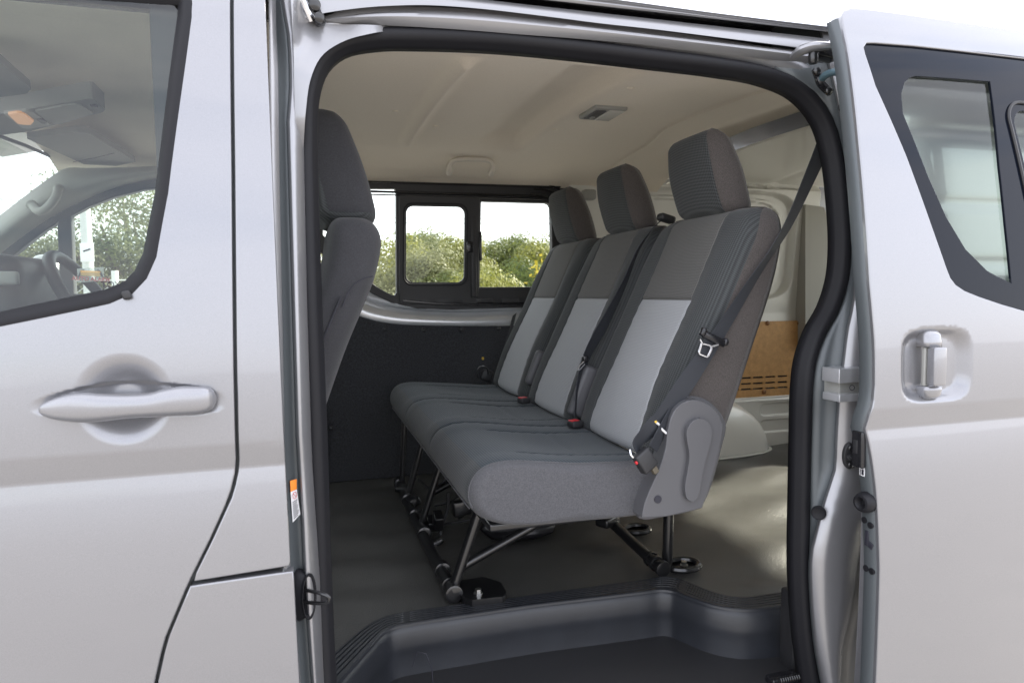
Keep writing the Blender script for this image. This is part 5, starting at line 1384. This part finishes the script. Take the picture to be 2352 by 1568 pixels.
# buckles with red buttons lying on the cushion
for (u, v, Y, s) in ((1321, 973, .57, 1.0), (1203, 919, 1.03, 1.0)):
    p = PZ(u, v, 1.058); MB().rbox(p, (.034*s, .034*s, .020), .005, rot=Matrix.Rotation(R(12), 3, 'Z')).build('belt_buckle', M['black'], bench)
    MB().rbox(p+np.array([-.004, 0, .0095]), (.024*s, .022*s, .004), .0015, rot=Matrix.Rotation(R(12), 3, 'Z')).build('buckle_button', M['red'], bench)
# far seat: belt and buckle bundle against the wall
ribbon('seat_belt', [PY(1182, 722, 1.60), PY(1172, 760, 1.60), PY(1150, 830, 1.58), PY(1135, 880, 1.52)], [(.012, .012, .006), (.014, .010, .008), (.016, .010, .008)], bench, n=24)
MB().rbox(PY(1118, 862, 1.52), (.05, .04, .05), .012, rot=Matrix.Rotation(R(20), 3, 'Y')).build('belt_buckle', M['black'], bench)
MB().tube(spline([PY(1098, 866, 1.5), PY(1096, 852, 1.5), PY(1104, 842, 1.5), PY(1118, 845, 1.5), PY(1122, 860, 1.5)], 14), .004, 6).build('tongue_plate', M['steel'], bench)
MB().rbox(PY(1109, 823, 1.56), (.008, .008, .012), .002).build('belt_label', mat('yellow_mark', (.65, .42, .05), .5), bench)

# ================================================================== front passenger seat
fs = empty('front_seat', (-.05, .385, ZF))
tag(fs, 'grey cloth front seat seen from behind, left of the door opening', 'seat')
xr = sm([.80, 1.0, 1.146, 1.309, 1.40, 1.453, 1.53, 1.60], [-.09, -.035, .018, .078, .118, .140, .157, .150])
rings = []; lv = list(np.linspace(.80, 1.52, 40))+[1.52+.055*math.sin(a) for a in np.linspace(0, math.pi/2, 10)[1:]]
for z in lv:
    ins = .055-math.sqrt(max(0, .055**2-(z-1.52)**2)) if z > 1.52 else 0
    hw = .235-ins*.9-.03*sstep(1.35, 1.56, z); th = lerp(.16, .115, sstep(1.0, 1.5, z)); x1 = xr(z)-ins*.5; x0 = xr(z)-th+ins*.5
    ring = []
    for k in range(64):
        a = 2*math.pi*k/64; c_, s_ = math.cos(a), math.sin(a); q = .42
        ring.append(((x0+x1)/2+(x1-x0)/2*math.copysign(abs(c_)**q, c_)-.012*(abs(s_)**3)*(1 if c_ > 0 else 0), .385+hw*math.copysign(abs(s_)**q, s_), z))
    rings.append(ring)
fb = loft('seat_back', rings, {0: M['plain_dark']}, lambda i, k: 0, fs)[0]; fb.name = 'seat_back'
rings = []
for t in np.linspace(0, 1, 32):
    z = lerp(1.566, 1.806, t); r0 = .035; d = min(z-1.566, 1.806-z); ins = r0-math.sqrt(max(0, r0*r0-(r0-d)**2)) if d < r0 else 0
    xb = lerp(.158, .085, t)+.010*math.sin(math.pi*t)-ins*.8; xf = lerp(.02, -.015, t)-.01*math.sin(math.pi*t)+ins*.8; hw = .135-ins-.015*t
    rings.append([((xf+xb)/2+(xb-xf)/2*math.copysign(abs(math.cos(a))**.5, math.cos(a)), .385+hw*math.copysign(abs(math.sin(a))**.5, math.sin(a)), z) for a in np.linspace(0, 2*math.pi, 57)[:-1]])
hd = loft('headrest', rings, {'front': M['mesh'], 'back': M['plain_dark']}, lambda i, k: 'front' if (16 < k < 40 or i < 3) else 'back', fs, caps='front', zone_names={'back': ('headrest', ''), 'front': ('headrest_front', 'back')})
# map pocket slit and seams on the back
def on_back(u, v): 
    p = PY(u, v, .17); return p
MB().tube([PY(u, v, .150) for u, v in ((783, 682), (770, 712), (750, 760), (733, 805))], .0035, 6, flat=.5).build('pocket_zip', M['ink'], fs)
sm_pts = [PY(u, v, .152) for u, v in ((856, 634), (835, 640), (812, 655), (796, 680), (786, 705))]
MB().tube(spline(sm_pts, 20), .0012, 6).build('seat_seam', M['ink'], fs)
MB().rbox((-.34, .385, 1.02), (.50, .46, .14), .05, seg=4).build('seat_cushion', M['plain_dark'], fs)
MB().rbox((-.36, .385, .80), (.40, .40, .32), .03).build('seat_base', M['black'], fs)

# ================================================================== outside
def stack(m, *a): return m
gm = mat('ground_asphalt', (.235, .226, .214), .9, bump=[(60, .4, .01)], var=(3, .12))
g = mesh_obj('ground', [(-400, -400, 0), (400, -400, 0), (400, 400, 0), (-400, 400, 0)], [(0, 1, 2, 3)], gm, None, False)
tag(g, kind='structure')

def leaf_mat(name, c1, c2):
    m = bpy.data.materials.new(name); m.use_nodes = True; t = m.node_tree; b = t.nodes['Principled BSDF']; out = t.nodes['Material Output']
    oi = t.nodes.new('ShaderNodeTexCoord'); n = t.nodes.new('ShaderNodeTexNoise'); n.inputs['Scale'].default_value = 1.6; n.inputs['Detail'].default_value = 5
    t.links.new(oi.outputs['Object'], n.inputs['Vector'])
    r = t.nodes.new('ShaderNodeValToRGB'); r.color_ramp.elements[0].position = .35; r.color_ramp.elements[1].position = .65
    r.color_ramp.elements[0].color = (*c1, 1); r.color_ramp.elements[1].color = (*c2, 1)
    t.links.new(n.outputs['Fac'], r.inputs[0]); t.links.new(r.outputs[0], b.inputs['Base Color']); b.inputs['Roughness'].default_value = .55
    tr_ = t.nodes.new('ShaderNodeBsdfTranslucent'); t.links.new(r.outputs[0], tr_.inputs[0])
    ms = t.nodes.new('ShaderNodeMixShader'); ms.inputs[0].default_value = .4
    t.links.new(b.outputs[0], ms.inputs[1]); t.links.new(tr_.outputs[0], ms.inputs[2]); t.links.new(ms.outputs[0], out.inputs[0])
    return m
LM = [leaf_mat('leaf_green', (.085, .11, .028), (.155, .175, .045)), leaf_mat('leaf_olive', (.115, .128, .052), (.19, .20, .088)), leaf_mat('leaf_dark', (.055, .082, .026), (.105, .135, .036)), leaf_mat('leaf_yellow', (.13, .145, .03), (.22, .225, .05))]
BARK = mat('bark', (.11, .085, .06), .9, bump=[(20, .6, .02)])
YEL = mat('yellow_blossom', (.48, .38, .03), .6)
def tree(x, y, h, rad, mi, label, seed, leaf=.13, n=3600, base=.12, cat='tree', group=None, squash=1.0):
    rs = np.random.default_rng(seed)
    t = empty('shrub_tree' if cat == 'shrub' else 'tree', (x, y, 0)); tag(t, label, cat, group)
    mb = MB(); tips = []
    mb.tube(spline([(x, y, -.05), (x+rad*.06, y, h*.2), (x-rad*.05, y+.05, h*.42)], 8), [.04*h*(1-.6*i/7)+.01 for i in range(8)], 7)
    for k in range(7):
        a = rs.uniform(0, 6.28); q = rs.uniform(.35, .8)
        tip = np.array([x+rad*q*math.cos(a), y+rad*q*math.sin(a), h*rs.uniform(.55, .9)])
        mb.tube(spline([(x, y, h*.25), ((x+tip[0])/2, (y+tip[1])/2, h*.45), tip], 6), [.018*h*(1-.8*i/5)+.006 for i in range(6)], 5)
    mb.build('trunk', BARK, t)
    # clumps of leaves
    cl = []
    for k in range(46):
        a = rs.uniform(0, 6.28); zt = rs.uniform(base, .95); env = math.sin(math.pi*min(1, max(.05, (zt-base)/(1-base)*.80+.20)))**.55
        q = rad*env*math.sqrt(rs.uniform(.15, 1))*.85
        cl.append((x+q*math.cos(a), y+q*math.sin(a)*squash, h*zt, rad*rs.uniform(.22, .40)))
    C_ = np.array(cl)[rs.integers(len(cl), size=n)]
    d = rs.normal(size=(n, 3)); d /= np.linalg.norm(d, axis=1)[:, None]
    p = C_[:, :3]+d*(C_[:, 3]*np.where(rs.uniform(size=n) < .9, rs.uniform(.86, 1.04, n), rs.uniform(.5, 1.15, n)))[:, None]*np.array([1, 1, .8])
    nn = d*1.0+rs.normal(size=(n, 3))*.18; nn /= np.linalg.norm(nn, axis=1)[:, None]
    e = np.cross(nn, rs.normal(size=(n, 3))); e /= np.linalg.norm(e, axis=1)[:, None]; f_ = np.cross(nn, e); s_ = (leaf*rs.uniform(.6, 1.3, n))[:, None]
    V = np.stack([p-e*s_*.5, p+f_*s_*.30, p+e*s_*.5, p-f_*s_*.30], 1)[p[:, 2] > .05].reshape(-1, 3).tolist()
    F = [(4*i, 4*i+1, 4*i+2, 4*i+3) for i in range(len(V)//4)]
    mesh_obj('crown', V, F, LM[mi], t, False, kind='stuff')
    return t
# shrubs and trees beyond the far window (placed by direction and distance)
def at(u, d, v=620):                 # ground point under picture column u at depth Y = d
    p = PY(u, v, d); return p[0], p[1]
spec = [  # u, Y, top v, rad, mat, label, seed
    (868, 17, 545, 2.1, 3, 'yellow green tree between the front seat and the window sash', 11, 'tree'),
    (880, 13, 600, 1.5, 1, 'olive bush low behind the left fixed pane of the far window', 12, 'shrub'),
    (985, 13, 578, 1.3, 1, 'grey olive bush in the left half of the sliding sash', 13, 'shrub'),
    (965, 22, 545, 1.6, 2, 'dark green tree top at the upper left in the sliding sash', 14, 'tree'),
    (1020, 20, 541, 2.3, 0, 'broad green tree with yellow tops behind the sliding sash', 15, 'tree'),
    (1052, 17, 552, 1.3, 3, 'light green tree at the right edge of the sliding sash', 16, 'tree'),
    (1125, 11, 622, 1.1, 3, 'bright green bush at the lower left of the right pane', 17, 'shrub'),
    (1165, 21, 562, 2.2, 0, 'round green tree filling the left of the right pane', 18, 'tree'),
    (1218, 20, 548, 1.9, 0, 'taller round green tree right of centre in the right pane', 19, 'tree'),
    (1262, 17, 575, 1.6, 3, 'yellowish tree at the right edge of the right pane', 20, 'tree'),
    (1190, 13, 612, 1.2, 2, 'dark bush with yellow blossom low in the right pane', 21, 'shrub'),
    (1050, 12, 630, 1.2, 0, 'green bush low on the right in the sliding sash', 22, 'shrub')]
for (u, d, v, rad, mi, label, sd_, cat) in spec:
    p = PY(u, v, d); h = p[2]
    t = tree(p[0], p[1], h, rad, mi, label, sd_, leaf=.085 if cat == 'tree' else .055, n=20000, cat=cat, base=.06, group='greenery beyond the far window')
    if sd_ == 21:
        rs = np.random.default_rng(5); V = []; F = []
        for i in range(130):
            q = np.array([p[0]+.22+rs.normal()*.20, p[1]-1.15+rs.normal()*.1, h-.18+rs.normal()*.12]); e = rs.normal(size=3)*.022; f_ = rs.normal(size=3)*.022
            k = len(V); V += [q-e, q+f_, q+e, q-f_]; F.append((k, k+1, k+2, k+3))
        mesh_obj('blossom', V, F, YEL, t, False, kind='stuff')
cab = [
    (300, 15, 395, 2.6, 1, 'tall grey green gum tree seen through the front door glass', 31, 'tree', .12),
    (345, 13, 440, 1.9, 1, 'olive tree beside the pole, at the right of the cab window', 32, 'tree', .10),
    (215, 14, 545, 1.7, 0, 'rounded green tree right behind the window division bar', 33, 'tree', .10),
    (105, 13, 565, 1.5, 1, 'green bush left of the window division bar', 34, 'shrub', .08),
    (35, 15, 588, 1.4, 3, 'yellow green bush in front of the low building', 35, 'shrub', .08)]
for (u, d, v, rad, mi, label, sd_, cat, base) in cab:
    p = PY(u, v, d); tree(p[0], p[1], p[2], rad, mi, label, sd_, leaf=.065, n=18000 if sd_ != 31 else 11000, cat=cat, base=base, group='greenery beyond the cab')
# pole with a small sign
p = PY(203, 620, 9.0); pole = empty('lamp_pole', (p[0], 9.0, 0)); tag(pole, 'pale grey steel pole with a small white sign, beyond the cab', 'pole')
MB().tube([(p[0], 9, 0), (p[0], 9, 3.2), (p[0], 9, 6.5)], [.075, .062, .05], 14).build('shaft', mat('galvanised', (.55, .56, .55), .5, .3), pole)
q = PY(200, 580, 8.9); MB().rbox(q, (.16, .01, .24), .004).build('sign_plate', M['white'], pole)
MB().rbox(q+np.array([0, -.008, .03]), (.09, .004, .02), .002, rot=Matrix.Rotation(R(-20), 3, 'Y')).build('sign_symbol', M['ink'], pole)
# chain wire fence
galv = mat('fence_galvanised', (.66, .67, .66), .5, .2)
fy = 7.0; fx0, fx1 = PY(-150, 660, fy)[0], PY(560, 660, fy)[0]; ft = PY(300, 643, fy)[2]
fence = empty('wire_fence', ((fx0+fx1)/2, fy, 0)); tag(fence, 'white chain wire fence with round posts beyond the cab', 'fence')
for u in (-60, 100, 265, 420):
    x = PY(u, 650, fy)[0]; MB().tube([(x, fy, 0), (x, fy, ft+.10)], .035, 10).build('post', galv, fence)
mb = MB(); pit = .075; nz = int(ft/pit)
x = fx0
while x < fx1:
    mb.tube([(x+(pit*.5 if k % 2 else -pit*.5)*.9, fy+(.006 if k % 2 else -.006), k*pit*.75) for k in range(int(ft/(pit*.75)))], .0035, 3, caps=False); x += pit
mb.build('chain_wire', galv, fence, kind='stuff')
MB().tube([(fx0, fy, ft), (fx1, fy, ft)], .006, 6).build('top_wire', galv, fence)
# low building far behind on the left
b0 = PY(-60, 640, 38); b1 = PY(75, 640, 38); zt = PY(30, 592, 38)[2]; zm = PY(30, 622, 38)[2]
bld = empty('low_building', ((b0[0]+b1[0])/2-6, 41, 0)); tag(bld, 'low pale building with a grey roof band at the far left', 'building')
MB().rbox(((b0[0]-14+b1[0])/2, 42, zm/2), (b1[0]-b0[0]+14, 8, zm), .05).build('wall', mat('pale_wall', (.62, .63, .62), .8), bld)
MB().rbox(((b0[0]-14+b1[0])/2, 41.8, (zt+zm)/2), (b1[0]-b0[0]+14.6, 8.6, zt-zm), .05).build('roof', mat('grey_fascia', (.22, .24, .25), .7), bld)
# overhead wires
for k, v in enumerate((452, 463, 545, 548)):
    a, b = PY(-300, v-14, 26), PY(1700, v+40, 26)
    o = MB().tube([a*(1-t)+b*t-np.array([0, 0, .5*math.sin(math.pi*t)]) for t in np.linspace(0, 1, 14)], .012, 4).build('overhead_wire', M['ink'], None)
    tag(o, 'thin overhead wire crossing the sky, ' + ('topmost of four', 'second from the top', 'third from the top', 'lowest of four')[k], 'wire', 'overhead wires')
